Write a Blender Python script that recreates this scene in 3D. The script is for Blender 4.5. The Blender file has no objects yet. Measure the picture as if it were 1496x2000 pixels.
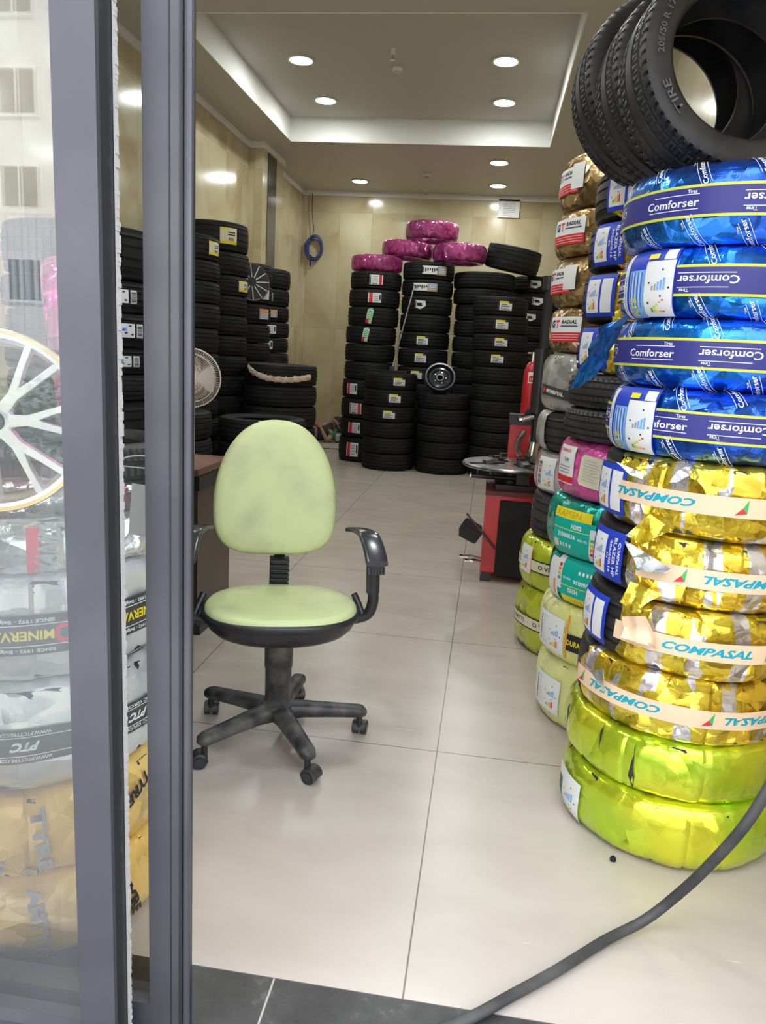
import bpy, bmesh, math, random
from mathutils import Vector, Matrix, noise
from math import sin, cos, pi, sqrt, atan2, asin, radians as rad

S = bpy.context.scene
COL = S.collection
R_ = random.Random(7)

# ------------------------------------------------------------------ camera
cam = bpy.data.cameras.new('camera')
cam.sensor_fit = 'VERTICAL'; cam.sensor_height = 36.0; cam.lens = 36.0 * 1480 / 2000
cam.clip_start = 0.02; cam.clip_end = 200
camo = bpy.data.objects.new('camera', cam); COL.objects.link(camo)
camo.matrix_world = Matrix(((0.98872, -0.08269, 0.12487, 0.0),
                            (0.13902, 0.19673, -0.97055, 0.0),
                            (0.05569, 0.97696, 0.20601, 1.5),
                            (0, 0, 0, 1)))
S.camera = camo

# ------------------------------------------------------------------ world, sun, exposure
S.view_settings.view_transform = 'Standard'
S.view_settings.look = 'None'
S.view_settings.gamma = 1.0
S.view_settings.use_curve_mapping = False
S.view_settings.exposure = 0.0
w = bpy.data.worlds.new('sky'); S.world = w; w.use_nodes = True
bg = w.node_tree.nodes['Background']
bg.inputs[0].default_value = (0.80, 0.88, 1.0, 1); bg.inputs[1].default_value = 5.4
sun = bpy.data.lights.new('sun', 'SUN'); sun.energy = 9.0; sun.angle = rad(2); sun.color = (1, .95, .86)
suno = bpy.data.objects.new('sun', sun); COL.objects.link(suno)
suno.rotation_euler = (rad(-40), rad(8), 0)      # shines over the shop onto the houses across the street
LAMP = 145.0

# ------------------------------------------------------------------ materials
M = {}
def mat(name, col, rough=.5, metal=0., spec=.5, coat=0., bump=None, emit=None, trans=0.):
    if name in M: return M[name]
    m = bpy.data.materials.new(name); m.use_nodes = True; M[name] = m
    b = m.node_tree.nodes['Principled BSDF']
    b.inputs['Base Color'].default_value = (*col, 1)
    b.inputs['Roughness'].default_value = rough
    b.inputs['Metallic'].default_value = metal
    b.inputs['Specular IOR Level'].default_value = spec
    b.inputs['Coat Weight'].default_value = coat
    b.inputs['Coat Roughness'].default_value = .12
    if trans: b.inputs['Transmission Weight'].default_value = trans
    if emit:
        b.inputs['Emission Color'].default_value = (*emit[0], 1); b.inputs['Emission Strength'].default_value = emit[1]
    if bump:
        nt = m.node_tree; tc = nt.nodes.new('ShaderNodeTexCoord'); n = nt.nodes.new('ShaderNodeTexNoise')
        n.inputs['Scale'].default_value = bump[0]; n.inputs['Detail'].default_value = 4
        bp = nt.nodes.new('ShaderNodeBump'); bp.inputs['Strength'].default_value = bump[1]; bp.inputs['Distance'].default_value = bump[2]
        nt.links.new(tc.outputs['Object'], n.inputs['Vector']); nt.links.new(n.outputs['Fac'], bp.inputs['Height'])
        nt.links.new(bp.outputs['Normal'], b.inputs['Normal'])
    return m

def nodes(m):
    nt = m.node_tree; return nt, nt.nodes, nt.links, nt.nodes['Principled BSDF']
def ramp(N, pts):
    r = N.new('ShaderNodeValToRGB'); e = r.color_ramp.elements
    while len(e) < len(pts): e.new(.5)
    for i, (p, c) in enumerate(pts): e[i].position = p; e[i].color = (*c, 1)
    return r
def math_n(N, L, op, a, b=None, c=None):
    n = N.new('ShaderNodeMath'); n.operation = op
    for i, v in enumerate((a, b, c)):
        if v is None: continue
        if isinstance(v, (int, float)): n.inputs[i].default_value = v
        else: L.new(v, n.inputs[i])
    return n.outputs[0]
def line_mask(N, L, coord, period, offset, width):
    """1 on thin lines every `period` along coord"""
    t = math_n(N, L, 'MULTIPLY', math_n(N, L, 'SUBTRACT', coord, offset), 1 / period)
    f = math_n(N, L, 'SUBTRACT', t, math_n(N, L, 'ROUND', t))
    return math_n(N, L, 'LESS_THAN', math_n(N, L, 'ABSOLUTE', f), width / period / 2)

def floor_mat():
    m = mat('porcelain_floor', (.6, .55, .49), .27, spec=.45)
    nt, N, L, b = nodes(m)
    g = N.new('ShaderNodeNewGeometry'); sx = N.new('ShaderNodeSeparateXYZ'); L.new(g.outputs['Position'], sx.inputs[0])
    a = line_mask(N, L, sx.outputs[0], 1.163, -.083, .0045)
    c = line_mask(N, L, sx.outputs[1], 1.17, 1.526, .0045)
    g1 = math_n(N, L, 'MAXIMUM', a, c)
    def stretched(sx_, sy_, rot, sc, det, dist):
        mp = N.new('ShaderNodeMapping'); mp.inputs['Scale'].default_value = (sx_, sy_, 1); mp.inputs['Rotation'].default_value = (0, 0, rot); L.new(g.outputs['Position'], mp.inputs[0])
        n1 = N.new('ShaderNodeTexNoise'); n1.inputs['Scale'].default_value = sc; n1.inputs['Detail'].default_value = det; n1.inputs['Distortion'].default_value = dist; L.new(mp.outputs[0], n1.inputs['Vector']); return n1.outputs['Fac']
    r1 = ramp(N, [(.3, (.52, .45, .39)), (.7, (.58, .51, .45))]); L.new(stretched(2, 5, .25, 1.2, 5, .5), r1.inputs[0])
    fine = stretched(3.0, 42, .22, 1.0, 2, .6); gate = stretched(1, 1, 0, 2.6, 2, 0)
    st = math_n(N, L, 'MULTIPLY', math_n(N, L, 'GREATER_THAN', fine, .715), math_n(N, L, 'GREATER_THAN', gate, .5))
    sm = N.new('ShaderNodeMix'); sm.data_type = 'RGBA'; L.new(math_n(N, L, 'MULTIPLY', st, .45), sm.inputs[0]); L.new(r1.outputs[0], sm.inputs[6]); sm.inputs[7].default_value = (.80, .76, .70, 1)
    n2 = N.new('ShaderNodeTexNoise'); n2.inputs['Scale'].default_value = 1.3; n2.inputs['Detail'].default_value = 3
    L.new(g.outputs['Position'], n2.inputs['Vector'])
    r2 = ramp(N, [(.3, (.88, .87, .86)), (.7, (1, 1, 1))]); L.new(n2.outputs['Fac'], r2.inputs[0])
    mx = N.new('ShaderNodeMix'); mx.data_type = 'RGBA'; mx.blend_type = 'MULTIPLY'; mx.inputs[0].default_value = 1
    L.new(sm.outputs[2], mx.inputs[6]); L.new(r2.outputs[0], mx.inputs[7])
    m2 = N.new('ShaderNodeMix'); m2.data_type = 'RGBA'; L.new(g1, m2.inputs[0]); L.new(mx.outputs[2], m2.inputs[6]); m2.inputs[7].default_value = (.16, .14, .12, 1)
    L.new(m2.outputs[2], b.inputs['Base Color'])
    return m
def granite_mat():
    m = mat('dark_granite', (.03, .03, .03), .35); nt, N, L, b = nodes(m)
    g = N.new('ShaderNodeNewGeometry'); n = N.new('ShaderNodeTexNoise'); n.inputs['Scale'].default_value = 9; n.inputs['Detail'].default_value = 9; n.inputs['Roughness'].default_value = .75
    L.new(g.outputs['Position'], n.inputs['Vector'])
    r = ramp(N, [(.35, (.028, .026, .026)), (.6, (.055, .052, .05)), (.72, (.16, .15, .14))]); L.new(n.outputs['Fac'], r.inputs[0])
    sx = N.new('ShaderNodeSeparateXYZ'); L.new(g.outputs['Position'], sx.inputs[0])
    a = line_mask(N, L, sx.outputs[0], .8, -.397, .005)
    m2 = N.new('ShaderNodeMix'); m2.data_type = 'RGBA'; L.new(a, m2.inputs[0]); L.new(r.outputs[0], m2.inputs[6]); m2.inputs[7].default_value = (.4, .37, .33, 1)
    L.new(m2.outputs[2], b.inputs['Base Color'])
    return m
def marble_mat(name, axis, period, off, tint=(1, 1, 1)):
    m = mat(name, (.6, .5, .36), .16, spec=.5); nt, N, L, b = nodes(m)
    g = N.new('ShaderNodeNewGeometry'); sx = N.new('ShaderNodeSeparateXYZ'); L.new(g.outputs['Position'], sx.inputs[0])
    t = math_n(N, L, 'FLOOR', math_n(N, L, 'MULTIPLY', math_n(N, L, 'SUBTRACT', sx.outputs[axis], off), 1 / period))
    zz = math_n(N, L, 'FLOOR', math_n(N, L, 'MULTIPLY', sx.outputs[2], 1 / 1.84))
    cb = N.new('ShaderNodeCombineXYZ'); L.new(t, cb.inputs[0]); L.new(zz, cb.inputs[1])
    wn = N.new('ShaderNodeTexWhiteNoise'); L.new(cb.outputs[0], wn.inputs[0])
    ofs = N.new('ShaderNodeVectorMath'); ofs.operation = 'MULTIPLY_ADD'; L.new(wn.outputs['Color'], ofs.inputs[0]); ofs.inputs[1].default_value = (9, 9, 9); L.new(g.outputs['Position'], ofs.inputs[2])
    n = N.new('ShaderNodeTexNoise'); n.inputs['Scale'].default_value = 1.1; n.inputs['Detail'].default_value = 7; n.inputs['Distortion'].default_value = .9
    L.new(ofs.outputs[0], n.inputs['Vector'])
    c = lambda a, bb, d: (a * tint[0], bb * tint[1], d * tint[2])
    r = ramp(N, [(.28, c(.42, .31, .17)), (.45, c(.53, .44, .27)), (.6, c(.58, .52, .34)), (.78, c(.64, .59, .42))]); L.new(n.outputs['Fac'], r.inputs[0])
    a = line_mask(N, L, sx.outputs[axis], period, off, .008)
    a2 = line_mask(N, L, sx.outputs[2], 1.84, 0, .006)
    am = math_n(N, L, 'MULTIPLY', math_n(N, L, 'MAXIMUM', a, a2), .32)
    m2 = N.new('ShaderNodeMix'); m2.data_type = 'RGBA'; L.new(am, m2.inputs[0]); L.new(r.outputs[0], m2.inputs[6]); m2.inputs[7].default_value = (.2, .15, .09, 1)
    L.new(m2.outputs[2], b.inputs['Base Color'])
    return m
def foil_mat(name, col, col2, rough=.22, metal=.9, scale=7., strength=.55, patch=None, plastic=False):
    """crumpled wrapping film: faceted creases over a slow colour drift"""
    m = mat(name, col, rough, metal, coat=.6 if not plastic else .8); nt, N, L, b = nodes(m)
    b.inputs['Coat Roughness'].default_value = .08
    tc = N.new('ShaderNodeTexCoord'); oi = N.new('ShaderNodeObjectInfo')
    av = N.new('ShaderNodeVectorMath'); av.operation = 'MULTIPLY_ADD'
    L.new(oi.outputs['Random'], av.inputs[0]); av.inputs[1].default_value = (13, 7, 5); L.new(tc.outputs['Object'], av.inputs[2])
    n = N.new('ShaderNodeTexNoise'); n.inputs['Scale'].default_value = 3.0; n.inputs['Detail'].default_value = 3; L.new(av.outputs[0], n.inputs['Vector'])
    dv = N.new('ShaderNodeVectorMath'); dv.operation = 'MULTIPLY_ADD'; L.new(n.outputs['Color'], dv.inputs[0]); dv.inputs[1].default_value = (.12, .12, .3); L.new(av.outputs[0], dv.inputs[2])
    def facet(sc, k):
        v = N.new('ShaderNodeTexVoronoi'); v.inputs['Scale'].default_value = sc; L.new(dv.outputs[0], v.inputs['Vector'])
        a = N.new('ShaderNodeVectorMath'); a.operation = 'SUBTRACT'; L.new(dv.outputs[0], a.inputs[0]); L.new(v.outputs['Position'], a.inputs[1])
        c = N.new('ShaderNodeVectorMath'); c.operation = 'SUBTRACT'; L.new(v.outputs['Color'], c.inputs[0]); c.inputs[1].default_value = (.5, .5, .5)
        d = N.new('ShaderNodeVectorMath'); d.operation = 'DOT_PRODUCT'; L.new(a.outputs[0], d.inputs[0]); L.new(c.outputs[0], d.inputs[1])
        return math_n(N, L, 'MULTIPLY', d.outputs['Value'], k)
    n3 = N.new('ShaderNodeTexNoise'); n3.inputs['Scale'].default_value = 40; n3.inputs['Detail'].default_value = 3; n3.inputs['Distortion'].default_value = 1.2
    L.new(av.outputs[0], n3.inputs['Vector'])
    h = math_n(N, L, 'ADD', facet(scale, 1.0 * strength), facet(scale * 3.2, .7 * strength))
    h = math_n(N, L, 'ADD', h, math_n(N, L, 'MULTIPLY', n3.outputs['Fac'], .0022 * strength))
    bp = N.new('ShaderNodeBump'); bp.inputs['Strength'].default_value = 1; bp.inputs['Distance'].default_value = 1
    L.new(h, bp.inputs['Height']); L.new(bp.outputs['Normal'], b.inputs['Normal']); L.new(bp.outputs['Normal'], b.inputs['Coat Normal'])
    r = ramp(N, [(.4, col), (.62, col2)]); L.new(n.outputs['Fac'], r.inputs[0])
    out = r.outputs[0]
    if patch:   # printed patches that show the bare silver film: blocky marks with their own shape
        sx = N.new('ShaderNodeSeparateXYZ'); L.new(tc.outputs['Object'], sx.inputs[0])
        th = N.new('ShaderNodeMath'); th.operation = 'ARCTAN2'; L.new(sx.outputs[1], th.inputs[0]); L.new(sx.outputs[0], th.inputs[1])
        cb = N.new('ShaderNodeCombineXYZ'); L.new(math_n(N, L, 'MULTIPLY', th.outputs[0], 3.0), cb.inputs[0]); L.new(math_n(N, L, 'MULTIPLY', sx.outputs[2], 3.2), cb.inputs[1])
        L.new(math_n(N, L, 'MULTIPLY', oi.outputs['Random'], 31), cb.inputs[2])
        pv = N.new('ShaderNodeTexNoise'); pv.inputs['Scale'].default_value = 1.9; pv.inputs['Detail'].default_value = 1.5; L.new(cb.outputs[0], pv.inputs['Vector'])
        pm = math_n(N, L, 'GREATER_THAN', pv.outputs['Fac'], patch[1])
        st = math_n(N, L, 'LESS_THAN', math_n(N, L, 'FRACT', math_n(N, L, 'ADD', math_n(N, L, 'MULTIPLY', th.outputs[0], 2.9), math_n(N, L, 'MULTIPLY', n.outputs['Fac'], .5))), .42)
        pm = math_n(N, L, 'MULTIPLY', pm, st)
        mx = N.new('ShaderNodeMix'); mx.data_type = 'RGBA'; L.new(pm, mx.inputs[0]); L.new(out, mx.inputs[6]); mx.inputs[7].default_value = (*patch[0], 1)
        out = mx.outputs[2]
    L.new(out, b.inputs['Base Color'])
    return m
def worn_mat(name, a, bcol, scale, rough, lo=.4, hi=.65, **k):
    m = mat(name, a, rough, **k); nt, N, L, b = nodes(m)
    tc = N.new('ShaderNodeTexCoord'); n = N.new('ShaderNodeTexNoise'); n.inputs['Scale'].default_value = scale; n.inputs['Detail'].default_value = 5
    L.new(tc.outputs['Object'], n.inputs['Vector']); r = ramp(N, [(lo, a), (hi, bcol)]); L.new(n.outputs['Fac'], r.inputs[0]); L.new(r.outputs[0], b.inputs['Base Color'])
    return m

FLOOR = floor_mat(); GRAN = granite_mat()
WALLX = marble_mat('marble_side', 1, .575, 9.14); WALLY = marble_mat('marble_back', 0, .5375, -.48)
CEIL = mat('ceiling_paint', (.60, .57, .50), .55); COVE = mat('white_plaster', (.80, .80, .77), .6)
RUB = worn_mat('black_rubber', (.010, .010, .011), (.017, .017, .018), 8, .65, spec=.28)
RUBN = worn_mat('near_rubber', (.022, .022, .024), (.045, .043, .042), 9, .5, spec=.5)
RUBT = mat('raised_rubber', (.14, .14, .145), .5)
RUBL = mat('rubber_line', (.5, .42, .1), .6)
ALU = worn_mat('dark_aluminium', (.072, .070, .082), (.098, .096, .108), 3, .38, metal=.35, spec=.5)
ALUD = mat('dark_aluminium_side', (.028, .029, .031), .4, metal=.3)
PILE = mat('pile_seal', (.45, .42, .39), .95)
BLK = mat('black_plastic', (.022, .022, .026), .36, bump=(60, .1, .002)); BLKW = worn_mat('dusty_black_plastic', (.026, .026, .028), (.13, .125, .115), 13, .45, .42, .70)
BLKG = mat('gloss_black_plastic', (.03, .032, .04), .2)
LIMEV = worn_mat('lime_vinyl', (.60, .67, .33), (.45, .46, .29), 5.0, .42, .50, .80)
RED = worn_mat('red_paint', (.62, .02, .03), (.42, .015, .02), 5, .3, coat=.3); STEEL = worn_mat('worn_steel', (.42, .42, .42), (.2, .2, .2), 12, .3, metal=.9)
CHROME = mat('chrome', (.7, .7, .7), .12, metal=1); DARKM = mat('dark_metal', (.04, .04, .045), .35, metal=.5)
WHITE = mat('white_paint', (.8, .8, .78), .4); SILV = mat('silver_alloy', (.80, .80, .82), .2, metal=.85); BRASS = mat('gold_lip', (.72, .55, .25), .25, metal=.8)
DESK = worn_mat('brown_laminate', (.055, .035, .03), (.075, .05, .045), 4, .28); DESKT = worn_mat('brown_top', (.15, .075, .05), (.2, .1, .07), 3, .3); PANELD = mat('dark_panel', (.03, .03, .032), .12)
FB = foil_mat('blue_foil', (.012, .11, .66), (.01, .26, .95), .24, .85, 7, .55)
FG = foil_mat('gold_foil', (.95, .63, .04), (.84, .68, .05), .20, .80, 8, .8, patch=((.84, .80, .82), .50))
FL = foil_mat('lime_foil', (.76, .76, .03), (.52, .74, .03), .22, .65, 4.5, .30)
FBR = foil_mat('bronze_foil', (.40, .25, .10), (.48, .33, .15), .28, .7, 8, .9)
FT = foil_mat('teal_foil', (.0, .42, .33), (.0, .52, .40), .22, .6, 7, .7)
FP = foil_mat('pink_film', (.72, .06, .32), (.78, .12, .40), .3, .2, 9, .6, plastic=True)
FM = foil_mat('magenta_film', (.42, .035, .20), (.30, .03, .16), .38, .1, 9, .6, plastic=True)
FY = foil_mat('pale_yellow_film', (.72, .72, .24), (.80, .80, .42), .4, .0, 9, .3, plastic=True)
FO = foil_mat('olive_lime_film', (.58, .66, .03), (.45, .56, .03), .3, .3, 6, .35, plastic=True)
FGR = foil_mat('grey_film', (.36, .35, .33), (.46, .45, .43), .4, .1, 5, .45, plastic=True)
FS = foil_mat('silver_film', (.62, .63, .65), (.72, .72, .72), .3, .35, 4, .5, plastic=True)
FSB = foil_mat('crumpled_silver', (.75, .76, .75), (.60, .66, .62), .22, .75, 9, .9)
FA = foil_mat('amber_film', (.82, .50, .09), (.86, .58, .18), .32, .15, 6, .5, plastic=True)
FMG = foil_mat('magenta_foil', (.80, .02, .42), (.6, .02, .3), .22, .75, 8, .8)
flat = lambda n, c, r=.45, **k: mat(n, c, r, **k)
P_W = flat('print_white', (.80, .81, .82)); P_K = flat('print_black', (.015, .015, .018)); P_R = flat('print_red', (.70, .03, .04)); P_B = flat('print_blue', (.015, .05, .50)); P_N = flat('print_navy', (.03, .03, .22))
P_Y = flat('print_yellow', (.85, .70, .02)); P_G = flat('print_green', (.05, .45, .12)); P_O = flat('print_orange', (.85, .32, .03)); P_C = flat('print_cyan', (.0, .36, .50)); P_P = flat('print_peach', (.86, .62, .42), .35)
P_S = flat('print_grey', (.35, .36, .37)); P_LB = flat('print_light_blue', (.20, .45, .85)); P_LY = flat('print_lime_line', (.62, .66, .06)); P_LG = flat('print_mint', (.45, .75, .48)); P_T = flat('print_teal', (.0, .45, .36))
P_CR = flat('print_cream', (.75, .70, .52)); P_D = flat('print_charcoal', (.05, .055, .055)); P_DG = flat('print_dark_green', (.01, .14, .09))
SKIN = mat('skin', (.42, .22, .14), .55)

# ------------------------------------------------------------------ mesh helpers
class MB:
    def __init__(s): s.v = []; s.f = []; s.m = []; s.mats = []
    def mi(s, m):
        if m not in s.mats: s.mats.append(m)
        return s.mats.index(m)
    def face(s, idx, m): s.f.append(idx); s.m.append(s.mi(m))
    def box(s, x0, y0, z0, x1, y1, z1, m):
        b = len(s.v); s.v += [(x, y, z) for z in (z0, z1) for x, y in ((x0, y0), (x1, y0), (x1, y1), (x0, y1))]
        for q in ((0, 3, 2, 1), (4, 5, 6, 7), (0, 1, 5, 4), (1, 2, 6, 5), (2, 3, 7, 6), (3, 0, 4, 7)): s.face([b + i for i in q], m)
        return s
    def obox(s, c, size, m, rot=(0, 0, 0), bev=0):
        e = Matrix.LocRotScale(Vector(c), Matrix.Rotation(rot[2], 3, 'Z') @ Matrix.Rotation(rot[1], 3, 'Y') @ Matrix.Rotation(rot[0], 3, 'X'), None)
        b = len(s.v); h = [k / 2 for k in size]
        s.v += [tuple(e @ Vector((x * h[0], y * h[1], z * h[2]))) for z in (-1, 1) for x, y in ((-1, -1), (1, -1), (1, 1), (-1, 1))]
        for q in ((0, 3, 2, 1), (4, 5, 6, 7), (0, 1, 5, 4), (1, 2, 6, 5), (2, 3, 7, 6), (3, 0, 4, 7)): s.face([b + i for i in q], m)
        return s
    def lathe(s, prof, m, n=32, o=(0, 0, 0), rot=None, closed=False):
        """prof [(r,z)...] around z at o; rot a 3x3"""
        b = len(s.v); k = len(prof); o = Vector(o)
        for i in range(n):
            a = 2 * pi * i / n
            for r, z in prof:
                p = Vector((r * cos(a), r * sin(a), z))
                if rot is not None: p = rot @ p
                s.v.append(tuple(p + o))
        for i in range(n):
            j = (i + 1) % n
            for q in range(k if closed else k - 1):
                q2 = (q + 1) % k
                s.face([b + i * k + q, b + j * k + q, b + j * k + q2, b + i * k + q2], m)
        return s
    def cyl(s, p0, p1, r, m, n=16, r1=None):
        p0 = Vector(p0); p1 = Vector(p1); d = p1 - p0; q = d.to_track_quat('Z', 'Y').to_matrix(); l = d.length; r1 = r if r1 is None else r1
        return s.lathe([(0, 0), (r, 0), (r, 0), (r1, l), (r1, l), (0, l)], m, n, p0, q)
    def tube(s, pts, r, m, n=10, sub=0, caps=True):
        P = [Vector(p) for p in pts]
        if sub:
            Q = []
            for i in range(len(P) - 1):
                a = P[max(i - 1, 0)]; b_ = P[i]; c = P[i + 1]; d = P[min(i + 2, len(P) - 1)]
                for k in range(sub):
                    t = k / sub
                    Q.append(.5 * ((2 * b_) + (c - a) * t + (2 * a - 5 * b_ + 4 * c - d) * t * t + (3 * b_ - a - 3 * c + d) * t ** 3))
            P = Q + [P[-1]]
        rr = r if isinstance(r, (list, tuple)) else [r] * len(P)
        if len(rr) != len(P): rr = [rr[min(int(i / (len(P) - 1) * (len(rr) - 1) + .5), len(rr) - 1)] for i in range(len(P))]
        base = len(s.v); up = Vector((0, 0, 1)); t0 = (P[1] - P[0]).normalized()
        if abs(t0.z) > .9: up = Vector((0, 1, 0))
        nx = t0.cross(up).normalized()
        for i, p in enumerate(P):
            t = (P[min(i + 1, len(P) - 1)] - P[max(i - 1, 0)]).normalized()
            nx = (nx - t * nx.dot(t)).normalized(); ny = t.cross(nx)
            for k in range(n):
                a = 2 * pi * k / n; s.v.append(tuple(p + (nx * cos(a) + ny * sin(a)) * rr[i]))
        for i in range(len(P) - 1):
            for k in range(n):
                k2 = (k + 1) % n
                s.face([base + i * n + k, base + i * n + k2, base + (i + 1) * n + k2, base + (i + 1) * n + k], m)
        if caps:
            s.face([base + k for k in range(n)][::-1], m); s.face([base + (len(P) - 1) * n + k for k in range(n)], m)
        return s
    def prism(s, poly, m, y0, y1, T=None):
        """poly [(x,z)], extruded y0..y1, then matrix T"""
        b = len(s.v); n = len(poly)
        for y in (y0, y1):
            for x, z in poly:
                p = Vector((x, y, z)); s.v.append(tuple(T @ p if T else p))
        s.face([b + i for i in range(n)], m); s.face([b + n + i for i in range(n)][::-1], m)
        for i in range(n):
            j = (i + 1) % n; s.face([b + i, b + n + i, b + n + j, b + j], m)
        return s
    def mesh(s, name, smooth=35, bevel=0):
        me = bpy.data.meshes.new(name); me.from_pydata(s.v, [], s.f)
        for m in s.mats: me.materials.append(m)
        me.polygons.foreach_set('material_index', s.m)
        bm = bmesh.new(); bm.from_mesh(me); bmesh.ops.remove_doubles(bm, verts=bm.verts, dist=1e-6)
        if bevel: bmesh.ops.bevel(bm, geom=[e for e in bm.edges if len(e.link_faces) == 2 and e.calc_face_angle(0) > .6], offset=bevel, segments=2, affect='EDGES', clamp_overlap=True)
        bmesh.ops.recalc_face_normals(bm, faces=bm.faces); bm.to_mesh(me); bm.free()
        if smooth: me.shade_smooth(); me.set_sharp_from_angle(angle=rad(smooth))
        return me
    def build(s, name, parent=None, smooth=35, bevel=0, loc=None, rot=None, **kw):
        o = bpy.data.objects.new(name, s.mesh(name, smooth, bevel)); COL.objects.link(o)
        if parent: o.parent = parent
        if loc: o.location = loc
        if rot: o.rotation_euler = rot
        for k, v in kw.items(): o[k] = v
        return o
def tag(o, label=None, cat=None, group=None, kind=None):
    if label: o['label'] = label
    if cat: o['category'] = cat
    if group: o['group'] = group
    if kind: o['kind'] = kind
    return o
def empty(name, loc, label, cat, group=None, rz=0):
    o = bpy.data.objects.new(name, None); o.empty_display_size = .1; COL.objects.link(o); o.location = loc; o.rotation_euler = (0, 0, rz)
    return tag(o, label, cat, group)
def structure(name, mb, **k):
    return tag(mb.build(name, smooth=0), kind='structure', **k)

# ------------------------------------------------------------------ text
FONT = {}
def text_tris(s, bold=0., shear=0.):
    k = (s, bold, shear)
    if k in FONT: return FONT[k]
    c = bpy.data.curves.new('t', 'FONT'); c.body = s; c.size = 1; c.offset = bold; c.shear = shear; c.resolution_u = 2
    c.align_x = 'CENTER'; c.align_y = 'CENTER'
    o = bpy.data.objects.new('t', c); COL.objects.link(o); dg = bpy.context.evaluated_depsgraph_get(); dg.update()
    me = bpy.data.meshes.new_from_object(o.evaluated_get(dg)); me.calc_loop_triangles()
    v = [(p.co.x, p.co.y) for p in me.vertices]; f = [tuple(t.vertices) for t in me.loop_triangles]
    bpy.data.objects.remove(o); bpy.data.curves.remove(c); bpy.data.meshes.remove(me)
    xs = [p[0] for p in v] or [0]; ys = [p[1] for p in v] or [0]; mx = (max(xs) + min(xs)) / 2; my = (max(ys) + min(ys)) / 2
    v = [(a - mx, b - my) for a, b in v]
    FONT[k] = (v, f, max(xs) - min(xs), max(ys) - min(ys)); return FONT[k]
class Decal:
    """flat shapes in (u,v) metres, mapped later onto a surface by f(u, v, off)"""
    def __init__(s): s.it = []; s.rot = 0; s.org = (0, 0); s.lv = 0
    def _t(s, u, v):
        c, n = cos(s.rot), sin(s.rot); return (s.org[0] + u * c - v * n, s.org[1] + u * n + v * c)
    def rect(s, u0, v0, u1, v1, m, lv=0, step=.012):
        nu = max(1, int(abs(u1 - u0) / step)); nv = max(1, int(abs(v1 - v0) / step))
        V = [s._t(u0 + (u1 - u0) * i / nu, v0 + (v1 - v0) * j / nv) for j in range(nv + 1) for i in range(nu + 1)]
        F = [(j * (nu + 1) + i, j * (nu + 1) + i + 1, (j + 1) * (nu + 1) + i + 1, (j + 1) * (nu + 1) + i) for j in range(nv) for i in range(nu)]
        s.it.append((V, F, m, s.lv + lv)); return s
    def poly(s, pts, m, lv=0, step=.018):
        """convex polygon, cut into upright strips so that it can bend round a tread"""
        P = [s._t(*p) for p in pts]; lo = min(p[0] for p in P); hi = max(p[0] for p in P); n = max(1, int((hi - lo) / step))
        def clip(Q, x, keep):
            R = []
            for i in range(len(Q)):
                a, b = Q[i], Q[(i + 1) % len(Q)]; ia, ib = (a[0] - x) * keep >= 0, (b[0] - x) * keep >= 0
                if ia: R.append(a)
                if ia != ib: t = (x - a[0]) / (b[0] - a[0]); R.append((x, a[1] + (b[1] - a[1]) * t))
            return R
        for i in range(n):
            Q = P
            if i > 0: Q = clip(Q, lo + (hi - lo) * i / n, 1)
            if i < n - 1 and Q: Q = clip(Q, lo + (hi - lo) * (i + 1) / n, -1)
            if len(Q) > 2: s.it.append((Q, [tuple(range(len(Q)))], m, s.lv + lv))
        return s
    def text(s, t, u, v, h, m, lv=1, rot=0, bold=.02, shear=0, width=None, clip=None):
        """h: cap height in metres; width squeezes to a given width"""
        V, F, w, hh = text_tris(t, bold, shear); ref = text_tris('H', bold)[3]; k = h / ref; kx = width / w if width else k
        c, n = cos(rot), sin(rot)
        W = [(u + x * kx * c - y * k * n, v + x * kx * n + y * k * c) for x, y in V]
        if clip:
            u0, v0, u1, v1 = clip; ok = [u0 <= a <= u1 and v0 <= b <= v1 for a, b in W]; F = [f for f in F if all(ok[i] for i in f)]
        s.it.append(([s._t(*p) for p in W], F, m, s.lv + lv)); return s
    def build(s, name, f, parent=None, base=.0016, gap=.0005, **kw):
        mb = MB()
        for V, F, m, lv in s.it:
            b = len(mb.v); mb.v += [tuple(f(u, v, base + gap * lv)) for u, v in V]
            for q in F: mb.face([b + i for i in q], m)
        me = bpy.data.meshes.new(name); me.from_pydata(mb.v, [], mb.f)
        for m in mb.mats: me.materials.append(m)
        me.polygons.foreach_set('material_index', mb.m); me.shade_smooth()
        o = bpy.data.objects.new(name, me); COL.objects.link(o)
        if parent: o.parent = parent
        for k, v in kw.items(): o[k] = v
        return o
def barcode(d, u0, v0, u1, v1, m=None, n=16, vert=False, seed=1):
    q = random.Random(seed); L = (v1 - v0) if vert else (u1 - u0)
    for i in range(n):
        a = i / n; b = a + q.uniform(.25, .8) / n
        if vert: d.rect(u0, v0 + a * L, u1, v0 + b * L, m or P_K, 1, 1)
        else: d.rect(u0 + a * L, v0, u0 + b * L, v1, m or P_K, 1, 1)
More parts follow.
